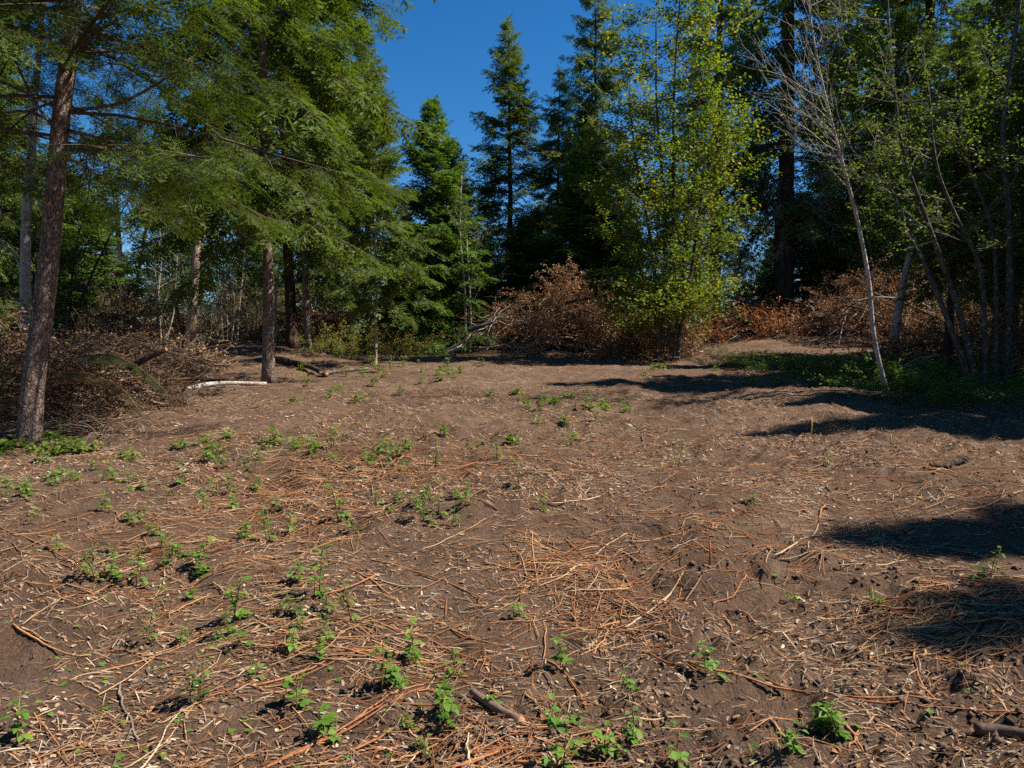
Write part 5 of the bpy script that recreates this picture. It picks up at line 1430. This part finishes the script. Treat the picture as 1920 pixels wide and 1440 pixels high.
# tiny two-leaved seedlings
def seedlings():
    r = np.random.default_rng(8)
    lv, lf = leaflet(0.42, 0.05, 0.05, 5)
    V = []; F = []; o_ = 0
    for a in (0.2, 2.0, 3.4, 4.9):
        ca, sa = math.cos(a), math.sin(a); s = 1.0 if a < 4 else .7
        q = np.stack([lv[:, 0] * ca - lv[:, 1] * sa, lv[:, 0] * sa + lv[:, 1] * ca, lv[:, 2] + 0.25 + 0.12 * lv[:, 0]], 1) * s
        V.append(q); F.append(lf + o_); o_ += len(q)
    st, sf = tubes(np.array([[[0, 0, -0.4], [0.02, 0, 0], [0, 0, 0.25]]]), np.array([[0.04, 0.035, 0.03]]), 4, False)
    V.append(st); F.append(sf[0] + o_)
    me = mesh_np('seedling', np.concatenate(V), np.concatenate(F), M_BRLEAF, smooth=True)
    spots = [(225, 1385), (290, 1375), (190, 1220), (272, 1368), (650, 1382), (602, 1420), (665, 1402), (555, 1400), (160, 1238), (140, 1180), (195, 1250), (95, 1320), (120, 1270), (360, 1408), (385, 1408), (305, 1380), (165, 1200), (60, 1140), (15, 1150), (205, 1118), (250, 1335), (230, 1320), (265, 1305), (330, 1325)]
    for _ in range(60): spots.append((r.uniform(5, 760), r.uniform(1090, 1435)))
    for _ in range(40): spots.append((r.uniform(400, 1900), r.uniform(820, 1430)))
    for u, v in spots:
        p = PG(u, v); s = r.uniform(0.008, 0.017) * (1 + .06 * p[1])
        o = obj('seedling', me, None, p + (0, 0, 0.003), (r.normal(0, .15), r.normal(0, .15), r.uniform(0, 6.28)), (s, s, s))
        tag(o, 'tiny bright green seedling flat ' + zone(p), 'seedling', 'tiny seedlings on the soil')
seedlings()

# yellow upright stalks
for (u, v, h, lab) in [(1521, 820, 38, 'bare yellow stalk standing upright at the edge of the shade'), (1669, 852, 22, 'short yellow stalk standing right of the taller bare one'), (1330, 1068, 50, 'reddish upright bramble stub on open soil')]:
    p = PG(u, v); hh = h / FPX * p[1]
    V, F = tubes(np.array([[[0, 0, -.02], [0.004, 0, hh * .5], [0, 0.003, hh]]]), np.array([[.007, .006, .005]]), 6)
    tag(obj('upright_stalk', mesh_np('upright_stalk', V, F, M_CANE if 'reddish' in lab else M_YELLOW, smooth=True), None, p), lab, 'stalk')

# ------------------------------------------------------------------ undergrowth
UG = broadleaf('bramble_bush', 'low tangle of leafy bramble left of the leaning bare tree', at(1560, 15.5), fan_stems(91, 11, 0.42, 0.9, 0.006, 0.3), M_STEMG, seed=91, cat='bush',
               n1=5, L1=0.45, up=0.35, n2=4, L2=0.22, nleaf=5, leaf=0.055, cols=[(0.09, 0.16, 0.025), (0.12, 0.19, 0.03), (0.06, 0.11, 0.022)], t0=0.1, flat=0.9, brad=0.004, twigc=(0.12, 0.10, 0.05))
UY = broadleaf('yellow_bush', 'loose bush with yellowing leaves at the foot of the grey brown trunk', at(628, 21), fan_stems(92, 7, 0.75, 0.6, 0.008, 0.2), B_GREY, seed=92, cat='bush',
               n1=5, L1=0.45, up=0.4, n2=4, L2=0.25, nleaf=5, leaf=0.075, cols=[(0.20, 0.21, 0.04), (0.13, 0.17, 0.03), (0.26, 0.17, 0.07), (0.11, 0.14, 0.03)], t0=0.1, flat=0.8, brad=0.005)
DB = broadleaf('dead_bush', 'dry leafless grey bush at the back behind the pale dry brush', at(420, 27), fan_stems(93, 14, 1.8, 0.9, 0.012, 0.3), B_GREY, seed=93, cat='bush',
               n1=10, L1=0.7, up=0.5, n2=8, L2=0.35, nleaf=3, leaf=0.06, cols=[(0.26, 0.17, 0.09), (0.2, 0.15, 0.06)], t0=0.15, bare=0.4, twigc=(0.26, 0.22, 0.19), brad=0.006)
r = np.random.default_rng(33)
for u, y, s in [(1400, 17.5, .8), (1440, 16.5, .8), (1480, 17.2, .9), (1520, 16.2, .85), (1600, 15.2, 1.0), (1640, 14.2, 1.1), (1690, 13.2, 1.2), (1740, 12.6, 1.25), (1790, 12.2, 1.2), (1700, 11.2, 1.0), (1620, 13.2, .8), (1760, 10.8, 1.0), (1380, 19.0, .7), (1340, 18.0, .6), (1560, 13.4, .7), (1820, 10.6, .9)]:
    lab = {1340: 'small sparse bramble patch nearest the maple stems', 1380: 'low bramble patch below the log with the pale sawn end', 1400: 'low bramble patch on the sunny rise left of the old fir', 1440: 'sunlit bramble patch straight before the old fir trunk',
           1480: 'sunlit bramble patch before the pale stick at the old fir', 1520: 'bramble patch before the left side of the pole heap'}.get(u, ('low' if s < 1.05 else 'tall') + ' shaded bramble tangle ' + ('in front of ' if y < 12 else 'right at ' if y < 13.3 else 'behind ') + landmark(u))
    copy_thing(UG, at(u, y), r.uniform(0, 6), (s, s, s * r.uniform(.6, 1.0)), lab, 'bramble patches on the right')
for u, y, s in [(660, 20.5, .8), (690, 22, 1.0), (600, 22.5, .7), (740, 21.5, .9), (780, 22, .8), (800, 23.2, .9), (590, 20.2, .6), (720, 19.6, .6)]:
    copy_thing(UY, at(u, y), r.uniform(0, 6), s, 'yellow green bush by ' + landmark(u) + (' well behind it' if y > 22.2 else ''), 'yellowing bushes at the back')
for u, y, s in [(480, 24.5, 1.1), (395, 25, 1.0), (260, 26, 1.2), (530, 26, 1.2), (620, 27, 1.2), (760, 26, 1.1), (830, 27.5, 1.2), (160, 24, 1.1), (1370, 27, 1.1), (1740, 24, 1.3), (1840, 20, 1.3), (1900, 14.5, 1.1)]:
    lab = 'dry grey twiggy bush with few brown leaves ' + {480: 'left of the reddish trunk', 395: 'right of the tan leaning trunk', 260: 'left of the whitish stem clump', 530: 'behind the two thin whitish stems', 620: 'behind the grey brown trunk', 760: 'behind the sweeping low fir',
           830: 'behind the bushy young fir', 160: 'behind the long row of poles', 1370: 'behind the rust coloured spill', 1740: 'behind the wide mounded heap', 1840: 'behind the shaded brown brush', 1900: 'at the upright grey trunk'}[u]
    copy_thing(DB, at(u, y), r.uniform(0, 6), s, lab, 'dry twiggy bushes at the back')

# arching dead twigs beside the leaning brown trunk
b = PG(185, 815)
br = broadleaf('dead_bush', 'fallen spray of thin arching dead twigs right of the leaning brown trunk', b,
               [(np.array([[0, 0, 0.02], [0.1, 0, 0.18], [0.35, 0.05, 0.24], [0.7, 0.1, 0.12], [0.95, 0.1, 0.0]]), .006, .003), (np.array([[0, 0, 0.02], [-0.1, 0, 0.15], [-0.3, 0.05, 0.2], [-0.7, 0.1, 0.17]]), .006, .003),
                (np.array([[0, 0, 0.02], [0.1, 0.1, 0.2], [0.2, 0.2, 0.25], [0.5, 0.3, 0.2], [0.7, .3, .02]]), .006, .003), (np.array([[0, 0, 0.02], [0.05, -0.2, 0.1], [0.15, -0.5, 0.06]]), .006, .003)],
               M_STICK, seed=95, cat='bush', n1=9, L1=0.45, up=0.8, n2=4, L2=0.2, nleaf=0, twigc=(0.27, 0.20, 0.15), curve=-0.35, wander=.25, brad=.004, t0=.1)
print('sticks', n_st[0], 'tris', sum(len(m.polygons) * 2 for m in bpy.data.meshes))
